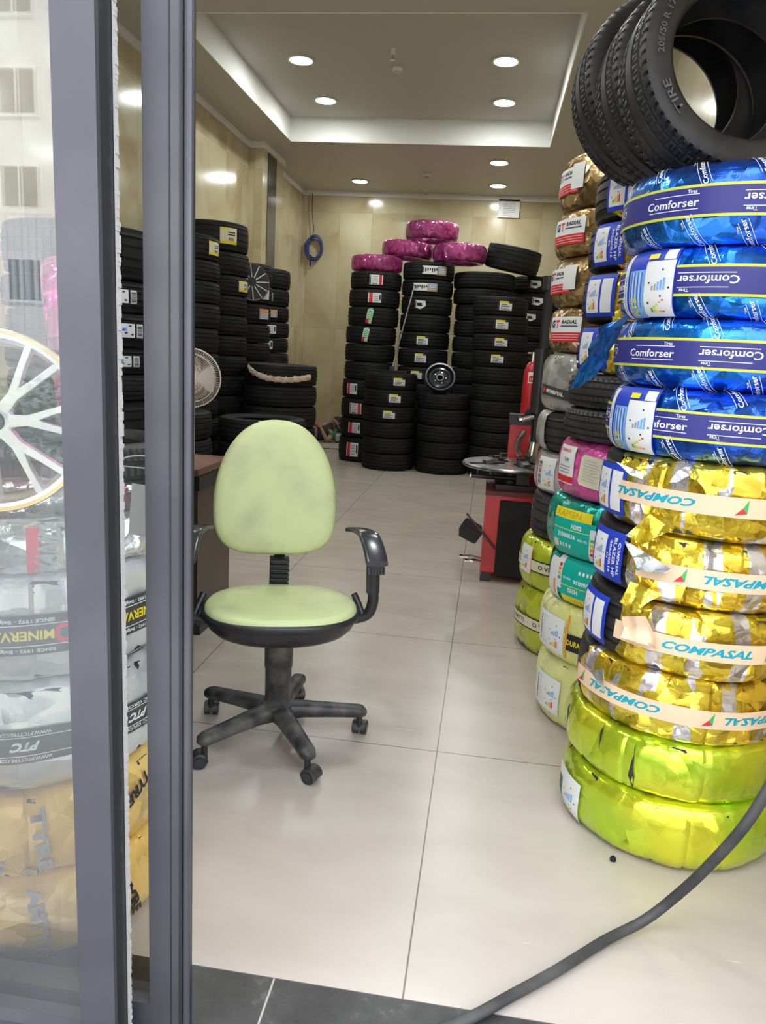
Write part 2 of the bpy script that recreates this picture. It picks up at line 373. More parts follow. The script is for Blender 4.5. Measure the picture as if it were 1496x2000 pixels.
def eu_panel(d, u0, v0, w, h, lv=1):
    """tyre energy label lying on its side: stair of blue bars, stair of coloured bars, small class boxes"""
    s = d.lv; d.lv += lv
    d.rect(u0, v0, u0 + w, v0 + h, P_W)
    for i, c in enumerate((P_S, P_S, P_LB, P_LB, P_LB)):
        d.rect(u0 + w * (.28 + .1 * i), v0 + h * .48, u0 + w * (.35 + .1 * i), v0 + h * (.56 + .035 * i), c, 1, 1)
    for i, c in enumerate((P_G, P_LY, P_Y, P_O, P_R)):
        d.rect(u0 + w * (.26 + .1 * i), v0 + h * .1, u0 + w * (.34 + .1 * i), v0 + h * (.18 + .035 * i), c, 1, 1)
    for a, b in ((.15, .6), (.6, .82), (.6, .36), (.15, .25), (.84, .5)):
        d.rect(u0 + w * a, v0 + h * b, u0 + w * (a + .055), v0 + h * (b + .035), P_K, 1, 1)
    d.lv = s

# ------------------------------------------------------------------ tyres
def tyre_profile(R, W, Ri, fine=False):
    h = R - Ri
    half = [(Ri, .33), (Ri + .004, .40), (Ri + .18 * h, .455), (Ri + .45 * h, .495), (Ri + .7 * h, .49), (Ri + .88 * h, .455), (R - .006 - .02 * h, .425)]
    tread = []
    gr = (.11, .29)
    zs = [.40, .35]
    for g in (gr[1], gr[0]): zs += [g + .028, g + .022, g - .022, g - .028]
    for z in zs:
        dep = 0
        for g in gr:
            if abs(abs(z) - g) < .024: dep = .008
        tread.append((R - .009 * (abs(z) / .42) ** 2.5 - dep, z))
    a = half + tread
    prof = [(r, z * W) for r, z in a] + [(r, -z * W) for r, z in reversed(a)]
    t = .012
    inner = [(Ri + .006, -.36), (Ri + .3 * h, -.43), (Ri + .75 * h, -.43), (R - .022, -.34), (R - .018, 0), (R - .022, .34), (Ri + .75 * h, .43), (Ri + .3 * h, .43), (Ri + .006, .36)]
    return prof + [(r, z * W) for r, z in inner], len(half)
TY = {}
def tyre_mesh(R, W, Ri, n=120, m=None, blocks=60, sipe=.006, key=''):
    """open-centre tyre lying on its side, centred on the origin, with grooves and notched shoulder blocks"""
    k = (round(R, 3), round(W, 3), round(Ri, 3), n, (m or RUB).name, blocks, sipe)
    if k in TY: return TY[k]
    prof, nh = tyre_profile(R, W, Ri); K = len(prof); mb = MB(); per = n / blocks
    for i in range(n):
        a = 2 * pi * i / n
        for q, (r, z) in enumerate(prof):
            az = abs(z) / W; ph = i
            if .34 < az < .44 and r > R - .03 and q < K - 9:
                ph = i + (1 if az > .38 else 0)
                if (ph % per) < 1: r -= sipe * 1.6
            elif .13 < az < .27 and r > R - .006 and q < K - 9 and ((i + int(az * 20)) % per) < 1: r -= sipe * .7
            mb.v.append((r * cos(a), r * sin(a), z))
    mt = m or RUB
    for i in range(n):
        j = (i + 1) % n
        for q in range(K):
            q2 = (q + 1) % K; mb.face([i * K + q, j * K + q, j * K + q2, i * K + q2], mt)
    me = mb.mesh('tyre', 40); TY[k] = me; return me
def tread_map(R, W):
    """arc-length map across tread and shoulders of a bare tyre"""
    def f(u, v, off):
        z = v; r = R - .009 * (abs(z) / W / .42) ** 2.5
        if abs(z) > .42 * W: r -= (abs(z) - .42 * W) * 1.2
        r += off; a = u / R
        return (r * cos(a), r * sin(a), z)
    return f
def paper_label(kind, R, W):
    """label variants centred on angle 0"""
    d = Decal(); f = tread_map(R, W)
    if kind == 'cream':
        d.rect(-.065, -.04, .065, .04, P_W); d.rect(-.065, -.04, -.048, .04, P_K, 1); d.rect(-.045, .022, .035, .04, P_Y, 1); d.rect(.035, .022, .065, .04, P_K, 1)
        for i in range(3): d.rect(-.035, .012 - .014 * i, .02 + .02 * (i % 2), .006 - .014 * i, P_K, 1)
        barcode(d, -.04, -.036, .05, -.026, n=14)
    elif kind == 'redwhite':
        d.rect(-.065, -.045, .065, .045, P_W); d.rect(.028, -.045, .055, .045, P_R, 1); d.rect(-.06, -.04, -.052, .04, P_K, 1)
        for i in range(4): d.rect(-.04, .03 - .02 * i, .015, .024 - .02 * i, P_S, 1)
        d.rect(-.04, -.04, .01, -.03, P_K, 1)
    elif kind == 'redleft':
        d.rect(-.065, -.045, .065, .045, P_W); d.rect(-.055, -.045, -.02, .045, P_R, 1); d.rect(.045, -.02, .058, .03, P_K, 1)
        for i in range(4): d.rect(-.01, .03 - .018 * i, .035, .024 - .018 * i, P_S, 1)
    elif kind == 'green':
        d.rot = -.16; d.rect(-.03, -.075, .03, .07, P_LG); d.rect(-.03, -.075, .0, -.03, P_R, 1)
        for i in range(5): d.rect(-.02, .055 - .02 * i, .02, .048 - .02 * i, P_DG, 1)
        d.rect(-.02, .07, .02, .085, P_S)
    elif kind == 'silverwide':
        d.rect(-.14, -.045, .14, .045, P_W); d.rect(.03, -.05, .15, .04, P_S, 1); d.rect(-.14, -.03, -.125, .03, P_K, 1); d.rect(.04, -.05, .15, -.042, P_O, 2)
        for i in range(6): d.rect(-.11 + .025 * i, -.02 + .008 * (i % 3), -.095 + .025 * i, .02, P_K, 1)
        for i in range(3): d.rect(.05, .02 - .02 * i, .13, .013 - .02 * i, P_W, 2)
    elif kind == 'silver':
        d.rect(-.075, -.05, .075, .05, P_S); d.rect(-.07, .02, .07, .045, P_O, 1)
        for i in range(4): d.rect(-.06, .01 - .016 * i, .055, .004 - .016 * i, P_W, 1)
    elif kind == 'torn':
        d.poly([(-.055, -.03), (.005, -.042), (.055, -.012), (.05, .032), (-.055, .038)], P_W); d.rect(-.028, -.012, .028, -.006, P_K, 1); d.rect(-.028, .006, .015, .012, P_K, 1); d.rect(-.052, -.026, -.043, .032, P_K, 1)
    elif kind == 'yellow':
        d.rect(-.09, -.06, .09, .06, P_CR); d.rect(-.09, -.06, .09, -.038, P_Y, 1); d.rect(-.09, .045, .0, .06, P_Y, 1)
        for i in range(2): d.rect(-.01, .03 - .018 * i, .07, .022 - .018 * i, P_K, 1)
        barcode(d, -.005, -.034, .06, -.012, n=10)
    elif kind == 'white':
        d.rect(-.055, -.055, .055, .055, P_W)
        for i in range(4): d.rect(-.04, .04 - .024 * i, .04 - .01 * i, .032 - .024 * i, P_S, 1)
    elif kind == 'bw':
        d.rect(-.075, -.045, .02, .045, P_W); d.rect(.03, -.045, .065, .045, P_W)
        for u, v in ((-.06, .02), (-.03, -.02), (-.045, 0), (-.01, .025), (0, -.03)): d.rect(u, v, u + .012, v + .01, P_K, 1)
        d.rect(-.045, -.005, -.02, .02, P_LB, 1); barcode(d, .034, -.04, .061, .04, n=9, vert=True)
    LS = {'yellow': 1.0, 'white': 1.1, 'silver': 1.1, 'silverwide': 1.15, 'bw': 1.0}.get(kind, 1.35)
    for V, F, m, lv in d.it:
        for k in range(len(V)): V[k] = (V[k][0] * LS, V[k][1] * (LS if kind != 'green' else 1.1))
    return d.build('paper_label', f)
PROTO = {}
def black_tyre(x, y, z0, z1, R, label, group, lab=(), Ri=None, tilt=(0, 0), key=None, mat_=None, n=120, blocks=60, name='tyre', W=None, facing=None):
    """one black tyre lying flat between heights z0 and z1; lab = [(kind, side offset -1..1, dz)]"""
    H = z1 - z0; W0 = W or .22
    Ri = Ri or R * .62
    me = tyre_mesh(R, W0, Ri, n, mat_, blocks)
    o = bpy.data.objects.new(name, me); COL.objects.link(o); o.location = (x, y, (z0 + z1) / 2)
    o.rotation_euler = (tilt[0], tilt[1], R_.uniform(0, 6) if tilt == (0, 0) else 0); o.scale = (1, 1, H / W0)
    tag(o, label, 'tyre', group)
    base = atan2(-y, -x) if facing is None else facing
    for it in lab:
        k = (it[0], round(R, 3)); 
        if k not in PROTO: PROTO[k] = paper_label(it[0], R, W0); l = PROTO[k]
        else: l = PROTO[k].copy(); COL.objects.link(l)
        l.parent = o; l.scale = (1, 1, 1); l.rotation_euler = (0, 0, base + asin(it[1]) - o.rotation_euler[2]); l.location = (0, 0, it[2] if len(it) > 2 else 0)
    return o
ORD = ['top', 'second', 'third', 'fourth', 'fifth', 'sixth', 'seventh', 'eighth', 'ninth', 'tenth', 'eleventh', 'twelfth', 'thirteenth']
KW = {'cream': 'cream label', 'redwhite': 'red striped label', 'redleft': 'white red label', 'green': 'green label', 'silverwide': 'long silver label',
      'silver': 'silver label', 'torn': 'torn label', 'yellow': 'yellow edged label', 'white': 'plain white label', 'bw': 'barcode label'}
def black_stack(cx, cy, zs, R, where, lean=(0, 0), labs={}, jit=.008, Rs=None, **k):
    """zs: heights from the top tyre down to the floor"""
    n = len(zs) - 1; grp = 'black tyres of the ' + where; q = random.Random(int(abs(cx * 977 + cy * 131)))
    for i in range(n):
        z1, z0 = zs[i], zs[i + 1]; t = (z0 + z1) / 2
        la = labs.get(i, ())
        txt = f"black tyre, {'top one' if i == 0 else 'bottom one' if i == n - 1 else ORD[i] + ' from top'} of the {where}"
        if la: txt += ', ' + KW[la[0][0]]
        black_tyre(cx + lean[0] * t + q.uniform(-jit, jit), cy + lean[1] * t + q.uniform(-jit, jit), z0 + .001, z1 - .001, (Rs or {}).get(i, R), txt, grp, la, **k)

def wrap_section(R, Ri, W, n=3.0, K=28):
    """superellipse cross-section, angle 0 = tread centre; also an arc-length table"""
    rc = (R + Ri) / 2; hr = (R - Ri) / 2; e = 2 / n; P = []
    for i in range(K):
        a = 2 * pi * i / K; ca, sa = cos(a), sin(a)
        P.append((rc + hr * math.copysign(abs(ca) ** e, ca), W / 2 * math.copysign(abs(sa) ** e, sa)))
    T = []; N = 90; s = 0; pr = None
    for i in range(N + 1):
        a = i / N * pi * .9; ca, sa = cos(a), sin(a)
        p = (rc + hr * math.copysign(abs(ca) ** e, ca), W / 2 * math.copysign(abs(sa) ** e, sa))
        if pr: s += math.hypot(p[0] - pr[0], p[1] - pr[1])
        T.append((s, p)); pr = p
    return P, T
def wrap_disp(seed, amp, strips):
    q = random.Random(seed); cuts = []; a = 0
    while a < 2 * pi - .1:
        cuts.append(a); a += 2 * pi / strips * q.uniform(.7, 1.3)
    cuts.append(2 * pi + .001); nz = q.uniform(0, 50)
    import bisect
    def f(th, r, z, smooth=False):
        if smooth: return amp * .9 * noise.noise(Vector((r * cos(th) * 9 + nz, r * sin(th) * 9, z * 9)))
        t = th % (2 * pi); i = bisect.bisect_right(cuts, t) - 1; i = min(max(i, 0), len(cuts) - 2)
        fr = (t - cuts[i]) / (cuts[i + 1] - cuts[i])
        p = Vector((r * cos(th) * 9 + nz, r * sin(th) * 9, z * 9)); p2 = Vector((r * cos(th) * 26 + nz, r * sin(th) * 26, z * 14 + i))
        d = (fr - .5) * .55 + noise.noise(p) * .9 + (abs(noise.noise(p2)) - .2) * .9 - (.35 if fr < .04 else 0)
        return amp * d
    return f
def wrapped_tyre(x, y, z0, z1, R, film, label, group, seed=1, name='wrapped_tyre', arc=None, amp=.004, strips=26, tilt=(0, 0), squash=1., decals=None, N=200, Ri=None, core=True, slits=(), facing=None):
    """rubber tyre (top-level) inside a film wrap (child). arc=(a0,a1): the film covers only offsets a0..a1 from the side facing the street. decals(add, base): add(name, Decal, u)"""
    W = z1 - z0; Ri = Ri or R * .60; base = atan2(-y, -x) if facing is None else facing
    Rc = R - .008
    o = bpy.data.objects.new(name, tyre_mesh(Rc, .19, Ri + .012, 120, RUBN, 60) if arc else tyre_mesh(Rc, .19, Ri + .012, 60, RUBN, 30)); COL.objects.link(o)
    o.location = (x, y, (z0 + z1) / 2); o.rotation_euler = (tilt[0], tilt[1], 0); tag(o, label, 'tyre', group)
    o.scale = (1, 1, 1)
    P, T = wrap_section(R, Ri, W - .001); K = len(P); D = wrap_disp(seed, amp, strips)
    # core scaled by mesh copy so that children keep true size
    me = o.data.copy()
    for v in me.vertices: v.co.z *= (W - .012) / .19
    o.data = me
    mb = MB(); full = arc is None
    a0, a1 = (0, 2 * pi) if full else arc
    n = N if full else max(12, int(N * (a1 - a0) / 2 / pi))
    q = random.Random(seed + 5)
    for i in range(n + (0 if full else 1)):
        th = base + a0 + (a1 - a0) * i / n
        for j, (r, z) in enumerate(P):
            t2 = th
            if not full and i in (0, n): t2 += noise.noise(Vector((seed, j * .5, i))) * .12
            d = D(t2, r, z)
            for sl in slits:
                g = abs(((t2 - base - sl + pi) % (2 * pi)) - pi)
                if g < 2.2 * pi / N * .6 and z > -.5 * W: d -= .010 * (1 if r > (R + Ri) / 2 else 0)
            rr = r + d; zz = z * (1 + d * .5 / W) if abs(z) < W * .49 else z * .995
            mb.v.append((rr * cos(t2), rr * sin(t2), zz))
    for i in range(n):
        j = (i + 1) % n if full else i + 1
        for k in range(K):
            k2 = (k + 1) % K; mb.face([i * K + k, j * K + k, j * K + k2, i * K + k2], film)
    mb.build('film_wrap', o, smooth=24)
    def smap(u0, inner=False):
        def f(u, v, off):
            s = abs(v); k = min(int(s / T[-1][0] * 90), 89)
            while k > 0 and T[k][0] > s: k -= 1
            while k < 89 and T[k + 1][0] < s: k += 1
            t = (s - T[k][0]) / max(T[k + 1][0] - T[k][0], 1e-9); (ra, za), (rb, zb) = T[k][1], T[k + 1][1]
            r = ra + (rb - ra) * t; z = za + (zb - za) * t; nr, nz = (zb - za), -(rb - ra); l = math.hypot(nr, nz) or 1; nr /= l; nz /= l
            if v < 0: z = -z; nz = -nz
            th = base + (u0 + u) / R; d = 0 if inner else D(th, r, z, True)
            r2 = r + d + (off + .0016) * nr; z2 = z + off * nz
            return (r2 * cos(th), r2 * sin(th), z2)
        return f
    if decals:
        def add(nm, dc, u=0., inner=False, **kw): return dc.build(nm, smap(u, inner), o, base=(.0012 + .8 * amp) if not inner else .0016, gap=.0006, **kw)
        decals(add)
    return o

# ================================================================== THE SETTING
ZC, YB, XL, XR = 4.0, 12.8, -3.25, 1.16
structure('floor', MB().box(XL - .2, 1.526, -.1, XR + .2, YB + .2, 0, FLOOR))
structure('trim_1', MB().box(-9, .93, -.1, 9, 1.526, 0, GRAN))
structure('wall_left', MB().box(XL - .2, 1.35, 0, XL, YB + .2, 4.6, WALLX))
structure('wall_right', MB().box(XR, 1.25, 0, XR + .2, YB + .2, 4.6, WALLX))
structure('wall_back', MB().box(XL, YB, 0, XR, YB + .2, 4.6, WALLY))
PW = mat('facade_stone', (.45, .42, .38), .6)
structure('wall_front', MB().box(-9, 1.16, 3.1, 9, 1.5, 12, PW).box(-9, 1.5, 4.62, 9, 14, 12, PW).box(XR, .95, 0, 9, 1.45, 3.1, PW).box(-9, .95, 0, XL - .05, 1.45, 3.1, PW))  # unseen upper storeys, built this tall to keep the sun off the entrance
tx0, tx1, ty0, ty1, tz = -2.70, .49, 6.28, 9.90, 4.28
structure('ceiling', MB().box(XL, 1.5, ZC, XR, ty0, 4.6, CEIL).box(XL, ty1, ZC, XR, YB, 4.6, CEIL).box(XL, ty0, ZC, tx0, ty1, 4.6, CEIL).box(tx1, ty0, ZC, XR, ty1, 4.6, CEIL)
          .box(tx0, ty0, tz, tx1, ty1, 4.6, CEIL))
# plaster fascia round the recessed tray, stepped
t = MB(); e = .012
for a, b_, z0, z1 in ((e, .0, ZC - .004, ZC + .085), (.004, -.0, ZC + .085, tz)):
    t.box(tx0, ty1 - a, z0, tx1, ty1 + .001, z1, COVE); t.box(tx0, ty0 - .001, z0, tx1, ty0 + a, z1, COVE)
    t.box(tx0 - .001, ty0, z0, tx0 + a, ty1, z1, COVE); t.box(tx1 - a, ty0, z0, tx1 + .001, ty1, z1, COVE)
structure('trim_2', t)
pc = MB().box(XL, 9.95, 0, -3.06, 10.9, ZC, WALLY)
structure('wall_pillar', pc)
c = MB(); h = .075; q = .03
c.box(XL, 1.5, ZC - h, XL + q, 9.95, ZC, COVE); c.box(XL, 9.95 - q, ZC - h, -3.06 + q, 9.95, ZC, COVE); c.box(-3.06, 9.95, ZC - h, -3.06 + q, 10.9, ZC, COVE)
c.box(XL, 10.9, ZC - h, XL + q, YB, ZC, COVE); c.box(XL, YB - q, ZC - h, XR, YB, ZC, COVE); c.box(XR - q, 1.5, ZC - h, XR, YB, ZC, COVE)
structure('trim_3', c)
structure('trim_5', MB().box(XL - .001, 5.74, 0, XL + .012, 6.13, ZC - h, PANELD))
structure('trim_4', MB().box(-3.06, 10.17, 0, -3.052, 10.55, ZC - h, PANELD))

# street outside, seen only in the glass and the foils
PAVE = worn_mat('pavement', (.36, .35, .34), (.44, .43, .42), 2, .8)
structure('ground', MB().box(-32, -40, -.12, 32, .93, -.02, PAVE))
def house(name, x0, x1, y, hgt, m, rows, cols, label):
    o = MB().box(x0, y - 6, -.02, x1, y, hgt, m).build(name, smooth=0)
    tag(o, label, 'building')
    wf = mat('window_frame_white', (.75, .75, .73), .5); gl = mat('dark_window_glass', (.03, .035, .045), .08)
    for r in range(rows):
        for k in range(cols):
            cx = x0 + (k + .5) * (x1 - x0) / cols; cz = 3.2 + r * 2.9
            f = MB().box(cx - .72, y, cz - .75, cx + .72, y + .08, cz + .75, wf).build('window', o, 0)
            MB().box(cx - .62, y + .08, cz - .65, cx - .04, y + .085, cz + .65, gl).box(cx + .04, y + .08, cz - .65, cx + .62, y + .085, cz + .65, gl).build('pane', f, 0)
    return o
WH = worn_mat('white_render', (.70, .69, .68), (.62, .61, .60), 1.5, .8)
house('apartment_building', -27, -8.5, -22, 22, WH, 6, 9, 'white rendered apartment block mirrored in the upper left of the shop glass')
house('apartment_building', -4.6, 6, -15, 11, mat('sand_render', (.62, .56, .46), .8), 3, 5, 'sand coloured apartment block across the street behind the viewer')
house('apartment_building', 6.5, 16, -13, 10, mat('grey_render', (.55, .55, .55), .8), 3, 4, 'grey apartment block across the street, right of the sand coloured one')
fw = MB().box(-15, -9.2, -.02, -5, -9, 1.25, mat('grey_wall', (.50, .49, .47), .8))
for i in range(40): fw.box(-15 + i * .25, -9.12, 1.25, -15 + i * .25 + .05, -9.08, 3.4, WHITE)
fw.box(-15, -9.13, 3.3, -5, -9.07, 3.4, WHITE)
tag(fw.build('railing_fence', smooth=0), 'white barred fence on a low grey wall, mirrored in the left glass', 'fence')

# ------------------------------------------------------------------ sliding glass doors
gm = bpy.data.materials.new('clear_glass'); gm.use_nodes = True
nt = gm.node_tree; nt.nodes.clear(); out = nt.nodes.new('ShaderNodeOutputMaterial'); mx = nt.nodes.new('ShaderNodeMixShader'); tr = nt.nodes.new('ShaderNodeBsdfTransparent'); gl = nt.nodes.new('ShaderNodeBsdfGlossy'); fr = nt.nodes.new('ShaderNodeFresnel')
tr.inputs[0].default_value = (.94, .955, .945, 1); gl.inputs['Roughness'].default_value = .0; fr.inputs['IOR'].default_value = 1.5
mu = nt.nodes.new('ShaderNodeMath'); mu.operation = 'MULTIPLY'; mu.inputs[1].default_value = 1.9; mu.use_clamp = True
nt.links.new(fr.outputs[0], mu.inputs[0]); nt.links.new(mu.outputs[0], mx.inputs[0]); nt.links.new(tr.outputs[0], mx.inputs[1]); nt.links.new(gl.outputs[0], mx.inputs[2]); nt.links.new(mx.outputs[0], out.inputs[0])
gd = gm.copy(); gd.name = 'hazy_glass'; n2_ = gd.node_tree; o2 = [n for n in n2_.nodes if n.type == 'OUTPUT_MATERIAL'][0]; m_old = o2.inputs[0].links[0].from_node
df = n2_.nodes.new('ShaderNodeBsdfDiffuse'); df.inputs[0].default_value = (.85, .86, .88, 1); mm = n2_.nodes.new('ShaderNodeMixShader'); tn = n2_.nodes.new('ShaderNodeTexNoise'); tn.inputs['Scale'].default_value = 3; tn.inputs['Detail'].default_value = 8  # diffuse white mixed in, painting the haze of street reflections into the outer pane
mr = n2_.nodes.new('ShaderNodeMapRange'); mr.inputs[1].default_value = .35; mr.inputs[2].default_value = .75; mr.inputs[3].default_value = .06; mr.inputs[4].default_value = .14
n2_.links.new(tn.outputs['Fac'], mr.inputs[0]); n2_.links.new(mr.outputs[0], mm.inputs[0]); n2_.links.new(m_old.outputs[0], mm.inputs[1]); n2_.links.new(df.outputs[0], mm.inputs[2]); n2_.links.new(mm.outputs[0], o2.inputs[0])
def quad(name, pts, m, parent):
    me = bpy.data.meshes.new(name); me.from_pydata(pts, [], [(0, 1, 2, 3)]); me.materials.append(m)
    o = bpy.data.objects.new(name, me); COL.objects.link(o); o.parent = parent; return o
def door_leaf(n, y, xa, xb, depth, label, gasket):
    """frame of an aluminium sliding leaf; xa..xb is the closing stile"""
    d = empty(f'door_{n}', (0, 0, 0), None, None); d['kind'] = 'structure'
    s = MB()
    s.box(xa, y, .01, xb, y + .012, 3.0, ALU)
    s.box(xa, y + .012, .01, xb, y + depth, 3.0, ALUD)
    if gasket == 2:      # rounded edge bead and groove on the right side
        s.tube([(xb + .008, y + .008, .01), (xb + .008, y + .008, 3.0)], .008, ALU, 12)
        s.box(xb - .001, y + .010, .01, xb + .014, y + .024, 3.0, ALUD)
        s.box(xb - .024, y - .0015, .01, xb - .0215, y, 3.0, ALUD)
        s.box(xb - .005, y - .0015, .01, xb - .001, y, 3.0, ALUD)
    s.build('stile', d, 0)
    MB().box(XL, y, .01, xa, y + depth, .09, ALU).build('bottom_rail', d, 0)
    MB().box(XL, y, 2.95, xa, y + depth, 3.1, ALU).build('top_rail', d, 0)
    MB().box(XL, y, .09, XL + .07, y + depth, 2.95, ALU).build('stile', d, 0)
    quad('glass_pane', [(XL + .07, y + depth * .5, .09), (xa + .002, y + depth * .5, .09), (xa + .002, y + depth * .5, 2.95), (XL + .07, y + depth * .5, 2.95)], gd if n == 1 else gm, d)
    if gasket == 1:      # pile strip seals the gap to the second leaf
        g = MB(); q = random.Random(3); n_ = 420; b = 0
        xs = xb + .001
        for i in range(n_):
            z = .01 + i * 2.99 / n_; h2 = 2.99 / n_
            w2 = .0036 + q.uniform(-.0012, .0022)
            g.box(xs, y + depth - .006, z, xs + w2, y + depth + .004, z + h2 * 1.05, PILE)
        g.build('brush_seal', d, 0)
    return d
D1, D2 = 1.22, 1.315
door_leaf(1, D1, -.723, -.648, .060, '', 1)
door_leaf(2, D2, -.617, -.5455, .055, '', 2)

# ------------------------------------------------------------------ ceiling lamps and small ceiling things
def downlight(x, y, z, label, grp):
    o = empty('ceiling_lamp', (x, y, z), label, 'lamp', grp)
    MB().lathe([(.115, 0), (.135, -.004), (.138, -.012), (.128, -.016), (.112, -.014), (.108, -.004)], WHITE, 32, closed=True).build('trim_ring', o)
    em = mat('lamp_glow', (1, 1, 1), .5, emit=((.95, 1.0, .98), LAMP))
    MB().lathe([(0, -.018), (.06, -.017), (.100, -.012), (.112, -.004)], em, 32).build('diffuser', o)
for x, y, z, l in ((-2.103, 8.03, tz, 'round downlight in the ceiling tray, front left one'), (-.099, 8.02, tz, 'round downlight in the ceiling tray, front right one'),
                   (-2.118, 9.24, tz, 'round downlight in the ceiling tray, rear left one'), (-.094, 9.22, tz, 'round downlight in the ceiling tray, rear right one'),
                   (-2.177, 11.99, ZC, 'round downlight in the flat rear ceiling, alone at the left'), (-.112, 10.68, ZC, 'round downlight in the flat rear ceiling, just behind the tray at right'), (-.114, 12.04, ZC, 'round downlight in the flat rear ceiling, nearest the white wall vent'),
                   (-2.1, 3.4, ZC, 'round downlight in the front ceiling, left, nearer the door'), (-.1, 3.4, ZC, 'round downlight in the front ceiling, right, nearer the door'), (-2.1, 5.1, ZC, 'added unseen downlight in the front ceiling, left, just before the tray'), (-.1, 5.1, ZC, 'added unseen downlight in the front ceiling, right, just before the tray'), (-1.1, 2.2, ZC, 'added unseen downlight in the ceiling just inside the glass doors')):  # the last three are unseen lamps added to brighten the front
    downlight(x, y, z, l, 'ceiling downlights')
def sprinkler(x, y, z, label):
    o = empty('fire_sprinkler', (x, y, z), label, 'sprinkler', 'ceiling sprinklers')
    MB().cyl((0, 0, 0), (0, 0, -.05), .022, WHITE).build('body', o); MB().cyl((0, 0, -.05), (0, 0, -.09), .012, CHROME).cyl((0, 0, -.09), (0, 0, -.098), .028, CHROME).build('deflector', o)
def detector(x, y, z, label):
    o = empty('smoke_detector', (x, y, z), label, 'smoke detector', 'ceiling smoke detectors')
    MB().lathe([(0, -.001), (.055, -.001), (.055, -.02), (.045, -.03), (0, -.03)], WHITE, 24).build('base', o)
    MB().lathe([(.035, -.03), (.035, -.055), (.025, -.065), (0, -.065)], mat('detector_grey', (.55, .55, .53), .5), 24).build('head', o)
sprinkler(-1.149, 7.75, tz, 'small white sprinkler in the ceiling tray'); detector(-1.169, 8.24, tz, 'white smoke detector in the ceiling tray')
sprinkler(-1.206, 12.39, ZC, 'small sprinkler in the rear ceiling near the back wall'); detector(-1.112, 11.45, ZC, 'white smoke detector in the rear ceiling')

# ================================================================== RIGHT-HAND STACKS
def comforser(add, pos, lab=None):
    b = Decal()
    u0, u1 = -1.0, 1.0
    b.rect(u0, -.034, u1, .034, P_N, 0); b.rect(u0, .034, u1, .041, P_LY, 0); b.rect(u0, -.041, u1, -.034, P_LY, 0)
    d = b
    for u, up in pos:
        d.org = (u, 0); d.rot = 0 if up else pi
        d.text('Comforser', 0, -.002, .021, P_W, 1, bold=.016, width=.158)
        d.rect(-.055, .0165, .078, .0185, P_W, 1, .02); d.rect(-.07, -.0205, .078, -.0185, P_W, 1, .02)
        d.text('Tires', .058, .025, .009, P_W, 1)
    d.rot = 0; d.org = (0, 0)
    e = b; q = random.Random(int(pos[0][0] * 1000)); k0 = q.uniform(0, .1)
    for k in range(14):
        u = -.98 + .142 * k + k0
        for v in (.085 + .02 * (k % 2), -.078 - .016 * (k % 2)):
            if lab and lab[0] - .05 < u < lab[0] + .11: continue
            e.org = (u, v); e.rot = 2.05
            e.text('Comforser', 0, 0, .014, P_W, 1, width=.100); e.rect(-.045, .0115, .045, .013, P_W, 1, .02); e.rect(-.05, -.0145, .045, -.013, P_W, 1, .02)
            e.text('Tires', .03, .018, .006, P_W, 1)
    e.org = (0, 0); e.rot = 0
    add('foil_printing', e)
    if lab:
        l = Decal(); l.org = (lab[0], -.005)
        l.rect(-.135, -.095, .075, .10, P_B, 3); l.rect(-.135, -.095, -.112, .09, P_W, 4); l.rect(-.10, -.095, -.03, .04, P_LB, 4)
        for i in range(7): l.rect(-.092 + .008 * i, -.08, -.089 + .008 * i, .035, P_W if i % 2 else P_B, 5, .02)
        l.text('comforser', -.123, -.02, .014, P_LB, 5, rot=pi / 2, width=.10)
        l.text('CF510', -.085, -.06, .016, P_Y, 6, rot=pi / 2, width=.05); l.text('R15', -.066, -.06, .016, P_Y, 6, rot=pi / 2, width=.05)
        eu_panel(l, -.028, -.09, .10, .15, 5); l.rect(.03, .062, .068, .09, P_W, 5); barcode(l, .033, .064, .065, .088, n=10)
        l.lv = 2; l.rect(-.028, .066, .01, .08, P_Y, 5)
        add('size_label', l)
PL = lambda x: x
def blazer_label(u, v=0., text=True, flip=False):
    """blue framed size label: energy panel, barcode, size text running upwards"""
    l = Decal(); l.org = (u, v); l.rot = pi if flip else 0
    l.rect(-.085, -.075, .085, .078, P_B, 4)
    eu_panel(l, -.072, -.06, .078, .12, 5)
    l.lv = 1
    if text:
        l.text('COMPASAL', .070, 0, .011, P_W, 6, rot=-pi / 2, width=.10, shear=.2); l.text('BLAZER HP', .050, 0, .013, P_W, 6, rot=-pi / 2, width=.12)
        l.text('205/60R16', .031, 0, .010, P_W, 6, rot=-pi / 2, width=.10); l.text('91V', .017, 0, .009, P_W, 6, rot=-pi / 2)
    else:
        l.rect(.018, -.06, .07, .06, P_W, 5); barcode(l, .024, -.05, .064, .05, n=22, vert=True)
    return l
def compasal(add, items, tape=(-.2, 1.0), label=None, inner=None):
    b = Decal(); b.rect(tape[0], -.028, tape[1], .028, P_P, 0)
    d = b
    for kind, u, up in items:
        d.org = (u, 0); d.rot = 0 if up else pi
        if kind == 'c': d.text('C', 0, 0, .024, P_C, 1, bold=.035, shear=.38)
        elif kind == 't': d.text('COMPASAL', 0, 0, .024, P_C, 1, bold=.035, shear=.38, width=.245)
        else:
            d.poly([(-.02, -.021), (.012, -.015), (.0, .0)], P_R, 1); d.poly([(.0, .0), (.012, -.015), (.014, .024)], P_G, 2)
    d.org = (0, 0); d.rot = 0
    add('brand_tape', d)
    if label:
        add('size_label', blazer_label(*label[:2], **label[2]), inner=True)

